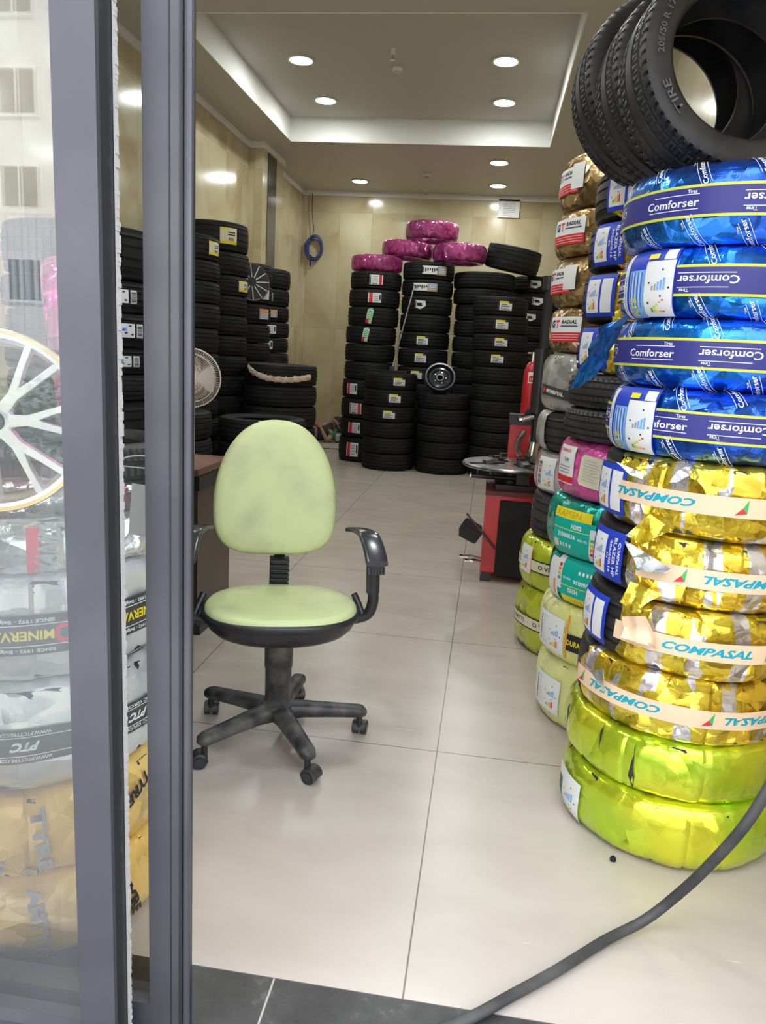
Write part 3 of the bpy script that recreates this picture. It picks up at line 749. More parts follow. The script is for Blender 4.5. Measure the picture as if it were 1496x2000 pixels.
GA = 'wrapped tyres of the tall front right stack'
A = [(2.038, 1.829), (1.829, 1.640), (1.640, 1.446), (1.446, 1.250), (1.250, 1.028), (1.028, .823), (.823, .616), (.616, .409), (.409, .219), (.219, .001)]
AX = [.697, .710, .722, .717, .718, .718, .712, .706, .700, .712]
wh = 'of the front right stack'
W_ = lambda i, *a, **k: wrapped_tyre(AX[i], 2.485 + .006 * ((i * 7) % 3 - 1), A[i][1], A[i][0], *a, GA, seed=20 + i, **k)
W_(0, .336, FB, 'blue foil wrapped tyre, topmost ' + wh + ', no paper label', decals=lambda ad: comforser(ad, [(-.19 + .27 * 0, 1), (.075, 0), (.36, 1), (-.47, 0)]), tilt=(0, .0), amp=.003)
W_(1, .335, FB, 'blue foil wrapped tyre, second from top ' + wh + ', label at left', decals=lambda ad: comforser(ad, [(-.075, 0), (.155, 1), (.42, 0), (-.40, 1)], lab=(-.235,)), amp=.003)
W_(2, .338, FB, 'blue foil wrapped tyre, third from top ' + wh + ', torn end hanging', decals=lambda ad: comforser(ad, [(-.225, 1), (.0, 0), (.29, 1), (-.47, 0)]), amp=.003)
W_(3, .336, FB, 'lowest blue foil wrapped tyre ' + wh + ', label at left', decals=lambda ad: comforser(ad, [(-.16, 1), (.05, 0), (.34, 1), (-.47, 0)], lab=(-.25,)), amp=.003)
W_(4, .338, FG, 'golden foil wrapped tyre directly under the blue ones ' + wh, arc=(-.92, 3.6), decals=lambda ad: compasal(ad, [('t', -.155, 0), ('m', .088, 1), ('t', .29, 0)], tape=(-.27, 1.1), label=(-.335, -.01, dict(text=False))), amp=.006)
W_(5, .338, FG, 'golden foil wrapped tyre second below the blue ones ' + wh, arc=(-.62, 3.7), decals=lambda ad: compasal(ad, [('c', -.16, 0), ('m', -.04, 1), ('t', .14, 0), ('m', .36, 1)], tape=(-.17, 1.1), label=(-.31, .0, dict(text=True))), amp=.006)
W_(6, .336, FG, 'golden foil wrapped tyre showing black tread at left ' + wh, arc=(-.62, 3.7), decals=lambda ad: compasal(ad, [('t', .06, 1), ('m', .235, 0), ('t', .42, 1)], tape=(-.215, 1.1), label=(-.345, .0, dict(text=False))), amp=.006)
W_(7, .338, FG, 'lowest golden foil wrapped tyre ' + wh, arc=(-1.06, 3.4), decals=lambda ad: compasal(ad, [('m', -.33, 1), ('t', -.16, 0), ('m', .095, 1), ('t', .26, 0)], tape=(-.37, 1.1)), amp=.006)
def slit_decal():
    d = Decal()
    for u, v0, v1, w_, k in ((-.088, -.085, .075, .011, .3), (-.205, .0, .085, .005, .7), (-.40, -.02, .09, .008, .6), (.235, -.09, -.085, .02, .5)):
        d.poly([(u, v1), (u + w_ * .4, v0 + (v1 - v0) * (k + .15)), (u + w_, v0 + (v1 - v0) * k), (u + w_ * .6, v0), (u - w_ * .7, v0 + (v1 - v0) * (k + .02))], RUBN, 0)
    return d
W_(8, .345, FL, 'yellow green foil wrapped tyre with black slits ' + wh, decals=lambda ad: ad('black_slit', slit_decal()), amp=.0045, strips=20)
def limelab(ad):
    l = Decal(); l.org = (-.325, -.03); l.rect(-.125, -.075, .05, .075, P_W, 1); l.rect(-.12, -.055, -.075, .03, P_DG, 2); eu_panel(l, -.065, -.07, .11, .13, 2); ad('size_label', l)
W_(9, .348, FL, 'yellow green foil wrapped tyre on the floor, bottom ' + wh, decals=limelab, amp=.0045, strips=20)

GB = 'wrapped tyres of the middle right stack'
wb = 'in middle right stack'
Bz = [2.221, 2.026, 1.849, 1.655, 1.462]
Bx = [.675, .668, .664, .663]
bl = [(-.215, .005, dict(text=False)), (-.265, .0, dict(text=True)), (-.275, .0, dict(text=False)), (-.285, 0, dict(text=True))]
al = ['topmost', 'second from the top', 'third from the top', 'fourth from the top']
for i in range(4):
    wrapped_tyre(Bx[i], 3.21, Bz[i + 1], Bz[i], .332, FG, f'black tyre half wrapped in gold foil, {al[i]} {wb}', GB, seed=60 + i, arc=((-.78, 3.8), (-.64, 3.6), (-.62, 3.6), (-.70, 3.6))[i],
                 decals=lambda ad, i=i: (ad('size_label', blazer_label(*bl[i][:2], **bl[i][2]), inner=True)), amp=.006)
def near_black(x, y, z0, z1, R, label, group, yellow=False):
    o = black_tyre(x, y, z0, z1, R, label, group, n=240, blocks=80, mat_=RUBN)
    return o
near_black(.655, 3.19, 1.331, 1.461, .335, 'bare black tyre under the gold and blue labelled ones, middle right stack', GB)
near_black(.660, 3.18, 1.206, 1.330, .345, 'bare black tyre resting directly on the pink wrapped one', GB)
def pinklab(ad):
    l = Decal(); l.org = (-.335, .015); l.rect(-.075, -.075, .055, .075, P_W, 1); l.rect(-.075, -.07, .055, -.045, P_R, 2); l.text('STARMAXX', -.02, .055, .012, P_R, 2, width=.09); l.text('SUN', .0, .02, .014, P_K, 2)
    for i in range(3): l.rect(-.06, -.005 - .012 * i, .03, -.010 - .012 * i, P_S, 2)
    l.org = (-.19, .005); l.rot = -.1; l.poly([(-.055, -.045), (-.045, -.06), (.05, -.06), (.06, -.05), (.055, .05), (.045, .06), (-.045, .06), (-.055, .045)], P_CR, 3)
    for i in range(8): l.rect(-.038, .042 - .011 * i, .03 + .008 * (i % 3 - 1), .0402 - .011 * i, P_S, 4)
    l.rot = 0; l.org = (-.085, 0); l.rect(-.05, -.022, .12, .022, mat('print_pink', (.85, .35, .5)), 1); l.text('STARMAXX', .03, 0, .02, P_R, 2, width=.15, bold=.03)
    ad('paper_label', l)
wrapped_tyre(.648, 3.21, .970, 1.205, .335, FP, 'bright pink wrapped tyre of the middle right stack', GB, seed=71, decals=pinklab, amp=.003, strips=34)
def kapsen(ad, flip):
    l = Decal(); l.org = (-.225, -.02) if not flip else (-.19, .0); l.rot = pi if flip else 0
    l.rect(-.115, -.095, .105, .060, P_T, 1); l.rect(-.115, .060, .085, .10, P_Y, 1); l.text('KAPSEN', -.03, .08, .024, mat('print_gold', (.55, .36, .03)), 2, width=.13, bold=.0)
    l.text('H202', .02, .035, .018, P_W, 2, bold=.04); l.rect(-.115, .017, .085, .020, P_Y, 2); l.text('215/60R16', -.03, -.005, .017, P_W, 2, width=.10, bold=.04); l.text('99H XL', .055, -.012, .010, P_W, 2)
    l.rect(-.105, -.06, -.075, -.03, P_CR, 2)
    for i in range(4): l.rect(-.065 + .018 * i, -.052, -.055 + .018 * i, -.038, P_W, 2)
    l.rect(.085, -.095, .125, .04, P_W, 2)
    for i, c in enumerate((P_G, P_LY, P_O, P_R)): l.rect(.09, -.01 - .018 * i, .115, .003 - .018 * i, c, 3)
    ad('size_label', l)
    if flip:
        e = Decal(); e.org = (-.325, -.01); e.rect(-.05, -.085, .03, .085, P_W, 5); barcode(e, -.04, -.07, -.015, .06, n=26, vert=True); e.lv = 5; e.rect(-.0, -.06, .015, .0, P_O, 1); ad('energy_label', e)
wrapped_tyre(.628, 3.21, .740, .969, .335, FT, 'teal foil wrapped tyre with a yellow and teal label, right under the pink one', GB, seed=72, decals=lambda ad: kapsen(ad, False), amp=.003, strips=30)
wrapped_tyre(.645, 3.22, .540, .739, .332, FT, 'teal foil wrapped tyre with an upside down label, lower of the two teal ones', GB, seed=73, decals=lambda ad: kapsen(ad, True), arc=(-1.25, 3.6), amp=.003, strips=30)
def yellab(ad, w=1):
    l = Decal(); l.org = (-.30, -.01); l.rect(-.105, -.075, .085, .075, P_W, 1)
    l.text('215/60R16', -.075, 0, .013, P_K, 2, rot=-pi / 2, width=.11); barcode(l, -.05, -.06, -.028, .06, n=24, vert=True); l.lv = 1; eu_panel(l, -.02, -.065, .10, .125, 2); ad('size_label', l)
    if w:
        m = Decal(); m.org = (-.185, .0); m.rect(-.022, -.09, -.012, .09, P_O, 1); m.rect(-.012, -.05, .12, .02, P_K, 1); m.text('DURATURN', .05, -.015, .022, P_Y, 3, bold=.03, width=.12); ad('brand_tape', m)
wrapped_tyre(.633, 3.205, .292, .539, .332, FY, 'pale yellow film wrapped tyre with an orange strap, middle right stack', GB, seed=74, decals=yellab, arc=(-1.6, 3.9), amp=.003, strips=30)
wrapped_tyre(.643, 3.21, .001, .291, .332, FY, 'pale yellow film wrapped tyre on the floor, middle right stack', GB, seed=75, decals=lambda ad: yellab(ad, 0), amp=.003, strips=30)

GC = 'wrapped tyres of the rear right stack'
wc = 'of the rear right stack'
def gtlab(ad, u, v=0., big=True):
    l = Decal(); l.org = (u, v)
    l.rect(-.13, -.055, .10, .06, P_W, 1); l.rect(-.13, -.055, .10, -.012, P_R, 2)
    for i in range(3): l.rect(-.12, -.022 - .011 * i, .09, -.024 - .011 * i, P_W, 3)
    l.text('G', -.095, .027, .036, P_N, 3, bold=.05); l.text('T', -.055, .027, .036, P_R, 3, bold=.06); l.text('RADIAL', .025, .036, .017, P_K, 3, width=.10, shear=.2, bold=.03); l.rect(-.03, .014, .08, .019, P_N, 3)
    ad('brand_label', l)
    if not big:
        e = Decal(); e.org = (u + .10, v); e.rect(-.05, -.04, .03, .07, P_W, 4); barcode(e, .005, -.035, .024, .06, n=18, vert=True); ad('barcode_label', e)
Cz = [2.454, 2.206, 1.995, 1.763, 1.545]
Cx = [.602, .598, .605, .612]
for i in range(4):
    wrapped_tyre(Cx[i], 4.01, Cz[i + 1], Cz[i], .335, FBR, f'bronze foil wrapped tyre with red label, {al[i]} {wc}', GC, seed=80 + i, decals=lambda ad, i=i: gtlab(ad, (-.36, -.29, -.35, -.27)[i], .0, i % 2 == 1), amp=.004)
def grlab(ad, k):
    l = Decal()
    if k == 0:
        l.org = (-.30, -.045); l.rot = -.12; l.rect(-.10, -.024, .12, .024, P_D, 1); l.text('MOMENTAL', .02, 0, .018, P_W, 2, width=.13, bold=.04); l.poly([(-.085, 0), (-.07, .014), (-.055, 0), (-.07, -.014)], P_R, 2)
        ad('brand_tape', l)
    else:
        l.org = (-.30, .0); l.rect(-.075, -.08, .075, .08, P_W, 1); l.rect(-.075, -.08, -.065, .08, P_R, 2); l.lv = 1; eu_panel(l, -.01, -.075, .08, .14, 1); barcode(l, -.055, -.06, -.025, .06, n=20, vert=True); ad('size_label', l)
wrapped_tyre(.60, 4.01, 1.262, 1.543, .335, FGR, 'grey film wrapped tyre with black tape under the bronze ones, rear right', GC, seed=90, decals=lambda ad: grlab(ad, 0), amp=.006, strips=14)
wrapped_tyre(.592, 4.00, 1.062, 1.261, .332, FGR, 'black tyre with a strip of grey film left, rear right stack', GC, seed=91, arc=(-1.9, -1.0), amp=.003)
wrapped_tyre(.603, 4.01, .845, 1.061, .332, FGR, 'grey film wrapped tyre with an energy label, beside the pink one', GC, seed=92, decals=lambda ad: grlab(ad, 1), amp=.004, strips=16)
near_black(.605, 4.0, .612, .844, .33, 'bare black tyre of the rear right stack beside the upper teal one', GC)
def lilab(ad, k):
    b = Decal(); b.rect(-.5, -.026, .3, .026, P_CR, 0); b.rect(-.5, .026, .3, .032, P_K, 0); b.rect(-.5, -.032, .3, -.026, P_K, 0)
    for u in (-.38, -.16): b.text('O VIATTI', u, 0, .022, P_K, 1, width=.15, bold=.02)
    ad('brand_tape', b)
    if k:
        l = Decal(); l.org = (-.34, .02); l.rect(-.06, -.07, .05, .07, P_W, 2); l.rect(.045, -.075, .054, .07, P_O, 2); l.lv = 2; eu_panel(l, -.05, -.06, .085, .12, 1); ad('energy_label', l)
wrapped_tyre(.575, 4.01, .345, .611, .335, FO, 'lime film wrapped tyre with an energy label, low in the rear right stack', GC, seed=93, decals=lambda ad: lilab(ad, 1), amp=.004, arc=(-1.9, -.40))
wrapped_tyre(.575, 4.01, .001, .344, .335, FO, 'lime film wrapped tyre on the floor, bottom of the rear right stack', GC, seed=94, decals=lambda ad: lilab(ad, 0), amp=.004)

# the torn blue end hanging from the third blue tyre, flaps of gold foil
def crumple(name, pts, m, parent, thick=.002, n=8, seed=0, amp=.008):
    """bilinear sheet between four corners, creased, given real thickness"""
    a, b, c, d = [Vector(p) for p in pts]; mb = MB(); nn = (b - a).cross(d - a).normalized()
    for s in range(2):
        for j in range(n + 1):
            for i in range(n + 1):
                u, v = i / n, j / n; p = (a * (1 - u) + b * u) * (1 - v) + (d * (1 - u) + c * u) * v
                p = p + nn * (amp * noise.noise(p * 22 + Vector((seed, 0, 0))) * 2 + (thick if s else 0)) + (b - a) * (noise.noise(p * 15 + Vector((0, seed, 3))) * .08 if i in (0, n) else 0)
                mb.v.append(tuple(p))
    K = (n + 1) ** 2
    for j in range(n):
        for i in range(n):
            q = j * (n + 1) + i; mb.face([q, q + 1, q + n + 2, q + n + 1], m); mb.face([K + q, K + q + n + 1, K + q + n + 2, K + q + 1], m)
    ring = [i for i in range(n + 1)] + [j * (n + 1) + n for j in range(1, n + 1)] + [n * (n + 1) + i for i in range(n - 1, -1, -1)] + [j * (n + 1) for j in range(n - 1, 0, -1)]
    for i in range(len(ring)):
        p, q = ring[i], ring[(i + 1) % len(ring)]; mb.face([p, p + K, q + K, q], m)
    o = mb.build(name, parent, 30); return o
ROOT = {o['label']: o for o in bpy.data.objects if 'label' in o}
def find(t): return next(o for l, o in ROOT.items() if t in l)
def local(o, pts): return [tuple(Vector(p) - o.location) for p in pts]
b3 = find('third from top of the front right stack')
crumple('torn_flap', local(b3, [(.40, 2.42, 1.66), (.335, 2.52, 1.47), (.27, 2.60, 1.42), (.335, 2.55, 1.62)]), FB, b3, seed=3, amp=.01)
g1 = find('golden foil wrapped tyre directly under')
crumple('foil_flap', local(g1, [(.485, 2.205, 1.09), (.545, 2.175, 1.055), (.47, 2.19, 1.005), (.425, 2.215, 1.02)]), FG, g1, seed=4, amp=.008)
crumple('film_tip', local(g1, [(.385, 2.275, 1.225), (.455, 2.21, 1.205), (.45, 2.205, 1.19), (.42, 2.235, 1.195)]), FSB, g1, seed=8, amp=.004)
g2 = find('golden foil wrapped tyre second below')
crumple('foil_flap', local(g2, [(.455, 2.215, .885), (.54, 2.175, .865), (.47, 2.195, .795), (.43, 2.215, .82)]), FG, g2, seed=5, amp=.008)
crumple('film_flap', local(g2, [(.425, 2.235, 1.005), (.555, 2.160, .945), (.53, 2.170, .925), (.475, 2.198, .925)]), FSB, g2, seed=9, amp=.005)
g3 = find('golden foil wrapped tyre showing')
crumple('tape_end', local(g3, [(.445, 2.213, .775), (.505, 2.178, .795), (.545, 2.160, .705), (.445, 2.2, .715)]), P_P, g3, seed=6, amp=.016)
g4 = find('lowest golden foil')
crumple('film_tip', local(g4, [(.378, 2.262, .575), (.412, 2.225, .602), (.42, 2.215, .53), (.415, 2.22, .54)]), FSB, g4, seed=12, amp=.003)

# three tyres standing upright on top of the stacks
def sidewall_text(o, items, R, W):
    d = Decal()
    for t, ang, r, h, width in items:
        d.text(t, ang, 0, h, RUBT, 1, width=width, bold=.01); V, F, m, lv = d.it[-1]
        V2 = []
        for u, v in V:
            a = ang + (u - ang) / r; V2.append((a, v + r))
        d.it[-1] = (V2, F, m, lv)
    def f(a, r, off):
        return (r * sin(a), r * cos(a), W / 2 * .985 + .004 + off)
    return d.build('raised_lettering', f, o)
def upright_tyre(x, y, z, yaw, lean, R, W, Ri, label, items):
    o = bpy.data.objects.new('tyre', tyre_mesh(R, W, Ri, 325, RUBN, 65, .010)); COL.objects.link(o); tag(o, label, 'tyre', 'upright tyres on top of the right stacks')
    # local +z (axle) turned to face (sin yaw, -cos yaw)
    o.matrix_world = Matrix.Translation((x, y, z)) @ Matrix.Rotation(yaw, 4, 'Z') @ Matrix.Rotation(rad(90) - lean, 4, 'X') 
    if items: sidewall_text(o, items, R, W)
    return o
T1 = upright_tyre(.640, 2.58, 2.355, rad(13), rad(13), .325, .21, .225, 'black upright tyre nearest the viewer, large size numbers on its sidewall', [('TIRE', -2.1, .275, .022, .10), ('205/50 R 17', -1.35, .275, .018, .16), ('ROAD', -.55, .275, .018, .08)])
T2 = upright_tyre(.595, 2.795, 2.385, rad(13), rad(13), .325, .20, .225, 'black upright tyre in the middle of the three upright ones', [('Excellent', -1.45, .275, .022, .13)])
T3 = upright_tyre(.530, 3.005, 2.435, rad(14), rad(13), .325, .19, .225, 'black upright tyre farthest left of the three upright ones', [])

# ================================================================== SWIVEL CHAIR
ch = empty('swivel_chair', (-.712, 2.655, 0), 'worn lime green vinyl swivel chair with black armrests on five castors', 'chair', rz=rad(17))
def egg(t, w, h):
    """backrest outline: broad rounded bottom, narrower domed top"""
    c, s_ = cos(t), sin(t)
    n = 3.3 if s_ < 0 else 2.35
    x = math.copysign(abs(c) ** (2 / n), c); z = math.copysign(abs(s_) ** (2 / n), s_)
    zz = z * (h * .36 if z < 0 else h * .64)
    k = 1 - .09 * max(0, z) ** 1.3
    return x * w / 2 * k, zz
def cushion(mb, outline, T, m, depth, n=72, rings=((1, 0), (1.0, .18), (.995, .35), (.975, .62), (.93, .85), (.84, .97), (.6, 1.06), (.3, 1.1)), back=(.98, -.25)):
    b = len(mb.v); L_ = [(back[0], back[1])] + list(rings)
    for k, d in L_:
        for i in range(n):
            x, z = outline(2 * pi * i / n); mb.v.append(tuple(T(x * k, z * k, d * depth)))
    for j in range(len(L_) - 1):
        for i in range(n):
            i2 = (i + 1) % n; mb.face([b + j * n + i, b + j * n + i2, b + (j + 1) * n + i2, b + (j + 1) * n + i], m)
    mb.face([b + i for i in range(n)][::-1], m); c = len(mb.v); mb.v.append(tuple(T(0, 0, 1.12 * depth)))
    for i in range(n): mb.face([b + (len(L_) - 1) * n + i, b + (len(L_) - 1) * n + (i + 1) % n, c], m)
BT = lambda x, z, d: (x - .022, .245 + (z + .19) * .10 - d + .22 * x * x * -1.0, .872 + z)
bk = MB(); cushion(bk, lambda t: egg(t, .487, .535), BT, LIMEV, .045); bk.build('backrest', ch, 60)
bs = MB(); cushion(bs, lambda t: egg(t, .468, .515), lambda x, z, d: (x - .022, .262 + (z + .19) * .10 + d - .22 * x * x, .872 + z), BLK, .03, rings=((1, 0), (.97, .5), (.85, .8), (.5, 1))); bs.build('backrest_shell', ch, 60)
def seat_o(t):
    c, s_ = cos(t), sin(t); n = 2.6
    x = math.copysign(abs(c) ** (2 / n), c) * .284; y = math.copysign(abs(s_) ** (2 / n), s_) * (.235 if s_ < 0 else .215)
    return x * (1 - .10 * max(0, s_)), y
st = MB(); cushion(st, seat_o, lambda x, y, d: (x + .004, y, .532 + d), LIMEV, .034, rings=((1, 0), (1.0, .3), (.99, .6), (.96, .86), (.9, .98), (.7, 1.0), (.35, .9))); st.build('seat', ch, 60)
sh = MB(); b = 0; n = 72
prof = [(1.0, .547), (1.03, .544), (1.04, .535), (1.03, .522), (1.0, .517), (.99, .512), (.95, .487), (.86, .462), (.70, .440), (.40, .433), (.0, .433)]
for k, z in prof:
    for i in range(n): x, y = seat_o(2 * pi * i / n); sh.v.append((x * k + .004, y * k, z + (.012 * (y / .23) if k > .9 else 0) * 0))
for j in range(len(prof) - 1):
    for i in range(n): i2 = (i + 1) % n; sh.face([j * n + i, j * n + i2, (j + 1) * n + i2, (j + 1) * n + i], BLK)
sh.build('seat_shell', ch, 60)
be = MB(); pr = []
for i in range(9):
    z = .50 + .019 * i; pr += [(.036, z), (.049, z + .005), (.049, z + .010), (.036, z + .014)]
for i in range(len(pr)): pass
be.lathe([(0, .50)] + pr + [(0, .672)], BLK, 4, (0, 0, 0))
b_ = be.build('bellows', None, 20); b_.parent = ch; b_.location = (0, .235, 0); b_.rotation_euler = (0, 0, rad(45)); b_.scale = (1.12, 1.12, 1)
MB().obox((0, .20, .475), (.06, .16, .02), DARKM).obox((0, .262, .60), (.045, .012, .26), DARKM).build('back_bracket', ch, 0)
co = MB(); co.lathe([(0, .44), (.055, .44), (.053, .30), (.050, .295), (.048, .158), (.060, .152), (.064, .14), (.066, .10), (0, .10)], BLKW, 36); co.build('column', ch, 40)
for i, a in enumerate((17 - 17, 89 - 17, 161 - 17, 233 - 17, 305 - 17)):
    a = rad(a); d = Vector((cos(a), sin(a), 0)); n_ = Vector((-sin(a), cos(a), 0)); L_ = .325
    lg = MB(); secs = [(.02, .118, .044, .058), (.10, .120, .036, .048), (.20, .114, .032, .042), (.30, .107, .030, .038), (L_, .105, .030, .037), (L_ + .018, .103, .024, .028), (L_ + .028, .101, .008, .010)]
    K = 14
    for (q, z, hw, hh) in secs:
        for k in range(K):
            t = 2 * pi * k / K; cx_ = math.copysign(abs(cos(t)) ** .7, cos(t)) * hw; cz_ = math.copysign(abs(sin(t)) ** .7, sin(t)) * hh * .62
            p = d * q + n_ * cx_ + Vector((0, 0, z + cz_)); lg.v.append(tuple(p))
    for j in range(len(secs) - 1):
        for k in range(K): k2 = (k + 1) % K; lg.face([j * K + k, j * K + k2, (j + 1) * K + k2, (j + 1) * K + k], BLKW)
    lg.face(list(range(K))[::-1], BLKW); lg.face([(len(secs) - 1) * K + k for k in range(K)], BLKW)
    lo = lg.build('base_leg', ch, 50)
    c0 = d * L_; sw = a + rad((70, 30, -60, -30, 35)[i]); ax = Vector((-sin(sw), cos(sw), 0)); off = Vector((cos(sw), sin(sw), 0)) * .018; c0 = c0 + off
    cs = MB().cyl(c0 - off + Vector((0, 0, .04)), c0 - off + Vector((0, 0, .095)), .012, DARKM, 12)
    for sg in (-1, 1):
        p0 = c0 + ax * (sg * .006) + Vector((0, 0, .027)); p1 = c0 + ax * (sg * .027) + Vector((0, 0, .027)); cs.cyl(p0, p1, .0265, BLK, 24).cyl(p1, p1 + ax * sg * .003, .018, BLKG, 20)
    rim = []
    for sg in (-1, 1):
        base = len(cs.v); K2 = 13
        for k in range(K2):
            t = pi * k / (K2 - 1) * 1.05 - .1; 
            for r_, w_ in ((.031, 0), (.031, .026), (.026, .029)):
                p = c0 + off.normalized() * (-cos(t)) * r_ * -1 + Vector((0, 0, .027 + sin(t) * r_)) + ax * (sg * w_); cs.v.append(tuple(p))
        for k in range(K2 - 1):
            for w_ in range(2): cs.face([base + k * 3 + w_, base + (k + 1) * 3 + w_, base + (k + 1) * 3 + w_ + 1, base + k * 3 + w_ + 1], BLKW)
    cs.build('castor', lo, 40)
for sg, nm in ((1, 'armrest'), (-1, 'armrest')):
    X = sg * .345
    ar = MB(); ar.tube([(sg * .18, .02, .478), (sg * .27, .02, .482), (sg * .335, .01, .505), (X + sg * .008, 0, .56), (X + sg * .004, -.005, .62)], .0215, BLK, 16, sub=6)
    ar.tube([(X + sg * .004, -.005, .60), (X, -.01, .755)], .0265, BLKG, 20)
    ar.tube([(sg * .285, .05, .575), (sg * .30, .03, .545), (sg * .315, .01, .505)], .013, BLK, 10); a_ = ar.build(nm, ch, 40)
    pd = MB(); path = []
    for i in range(14):
        t = i / 13; y = .185 - .28 * t; z = .782 + .034 * sin(pi * (t * .80 + .16)) - .058 * max(0, t - .55) ** 1.2 * 2.2; xo = X - sg * .060 * (1 - t) ** 1.6; path.append((xo, y, z))
    K = 16
    for i, (x, y, z) in enumerate(path):
        wv = .030 + .012 * sin(pi * min(1, i / 10) * .5) ; hv = .011
        for k in range(K):
            t = 2 * pi * k / K; pd.v.append((x + math.copysign(abs(cos(t)) ** .6, cos(t)) * wv, y, z + math.copysign(abs(sin(t)) ** .7, sin(t)) * hv))
    for i in range(len(path) - 1):
        for k in range(K): k2 = (k + 1) % K; pd.face([i * K + k, i * K + k2, (i + 1) * K + k2, (i + 1) * K + k], BLKG)
    pd.face(list(range(K)), BLKG); pd.face([(len(path) - 1) * K + k for k in range(K)][::-1], BLKG)
    x, y, z = path[-1]
    for i in range(6): pd.obox((x - .028 + .0112 * i, y - .004, z - .026), (.004, .014, .026), BLKG)
    pd.obox((x, y + .014, z - .025), (.058, .03, .03), BLK)
    pd.build('arm_pad', a_, 50)

# ================================================================== BLACK HOSE ON THE FLOOR
hp = [(-.25, 1.28, .017), (-.09, 1.385, .017), (.062, 1.478, .017), (.174, 1.572, .017), (.291, 1.674, .017), (.42, 1.795, .018), (.53, 1.86, .045), (.60, 1.86, .13), (.646, 1.80, .27), (.70, 1.74, .45), (.79, 1.76, .66), (.93, 1.9, .62), (1.06, 1.98, .35), (1.08, 2.0, .017), (.95, 1.7, .017)]
hm = worn_mat('hose_rubber', (.035, .035, .037), (.075, .072, .07), 9, .55)
tag(MB().tube(hp, .0135, hm, 14, sub=10).build('air_hose', None, 60), 'thick black rubber hose snaking over the threshold past the yellow green tyres', 'hose')
tag(MB().lathe([(0, 0), (.009, .002), (.010, .008), (.005, .016), (0, .017)], RUB, 16).build('rubber_plug', loc=(.50, 2.165, 0)), 'tiny black rubber plug lying at the foot of the bottom yellow green tyre', 'plug')

# ================================================================== DESK, FAN
dk = empty('desk', (-1.85, 3.85, 0), 'dark brown office desk behind the door stile, left of the swivel chair', 'desk')
MB().box(-.45, -.27, .84, .45, .25, .875, DESKT).build('desk_top', dk, 0, bevel=.003)
MB().box(.40, -.25, .05, .44, .24, .84, DESK).build('side_panel', dk, 0); MB().box(-.44, -.25, .05, -.40, .24, .84, DESK).build('side_panel', dk, 0)
MB().box(-.40, -.22, .2, .40, -.19, .84, DESK).build('modesty_panel', dk, 0); MB().box(.385, -.265, .0, .46, .25, .05, BLK).build('plinth', dk, 0); MB().box(-.46, -.265, 0, -.385, .25, .05, BLK).build('plinth', dk, 0)
MB().box(-.40, -.262, .765, .452, .245, .838, DARKM).build('apron', dk, 0)
fn = empty('pedestal_fan', (-2.19, 5.45, 0), 'white pedestal fan with a round wire cage, half hidden by the door stile', 'fan', rz=rad(15))
FW = mat('fan_white', (.80, .70, .64), .4)
Rf = Matrix.Rotation(rad(90), 3, 'X')
cg = MB(); R0 = .215
for k in range(96):
    a = 2 * pi * k / 96; pts = [(cos(a) * r, sin(a) * r, z) for r, z in ((.035, .075), (.09, .073), (.15, .060), (.195, .03), (R0, 0))]
    cg.tube([(x, -z, y) for x, y, z in pts], .0011, FW, 4, caps=False)
    cg.tube([(x, z, y) for x, y, z in pts], .0011, FW, 4, caps=False)
for r, z, t_ in ((R0, 0, .005), (.175, -.048, .0022), (.175, .048, .0022), (.10, -.072, .002)):
    cg.tube([(cos(2 * pi * k / 48) * r, z, sin(2 * pi * k / 48) * r) for k in range(49)], t_, FW, 6, caps=False)
cgo = cg.build('wire_cage', fn, 60); cgo.location = (0, 0, 1.235)
MB().cyl((0, -.082, 1.235), (0, -.070, 1.235), .045, FW, 24).build('centre_badge', fn)
bl_ = MB()
for k in range(3):
    a0 = 2 * pi * k / 3
    P = []
    for i in range(7):
        r = .04 + .15 * i / 6; wd = .25 + .55 * sin(pi * (i / 6) * .75)
        for sgn in (-1, 1): P.append((cos(a0 + sgn * wd * .8) * r, .012 * sgn * 1.5, sin(a0 + sgn * wd * .8) * r))
    b = len(bl_.v); bl_.v += P + [(x, y + .003, z) for x, y, z in P]
    for i in range(6): bl_.face([b + 2 * i, b + 2 * i + 1, b + 2 * i + 3, b + 2 * i + 2], mat('fan_blade', (.5, .46, .44), .3)); bl_.face([b + 14 + 2 * i, b + 14 + 2 * i + 2, b + 14 + 2 * i + 3, b + 14 + 2 * i + 1], M['fan_blade'])
bo = bl_.build('blade_set', fn, 50); bo.location = (0, 0, 1.235)
MB().cyl((0, .02, 1.235), (0, .16, 1.235), .06, FW, 24, .045).build('motor', fn); MB().cyl((0, .10, .03), (0, .10, 1.2), .016, FW).build('pole', fn)
MB().lathe([(0, 0), (.21, 0), (.21, .02), (.05, .045), (0, .045)], FW, 32, (0, .10, 0)).build('base', fn)

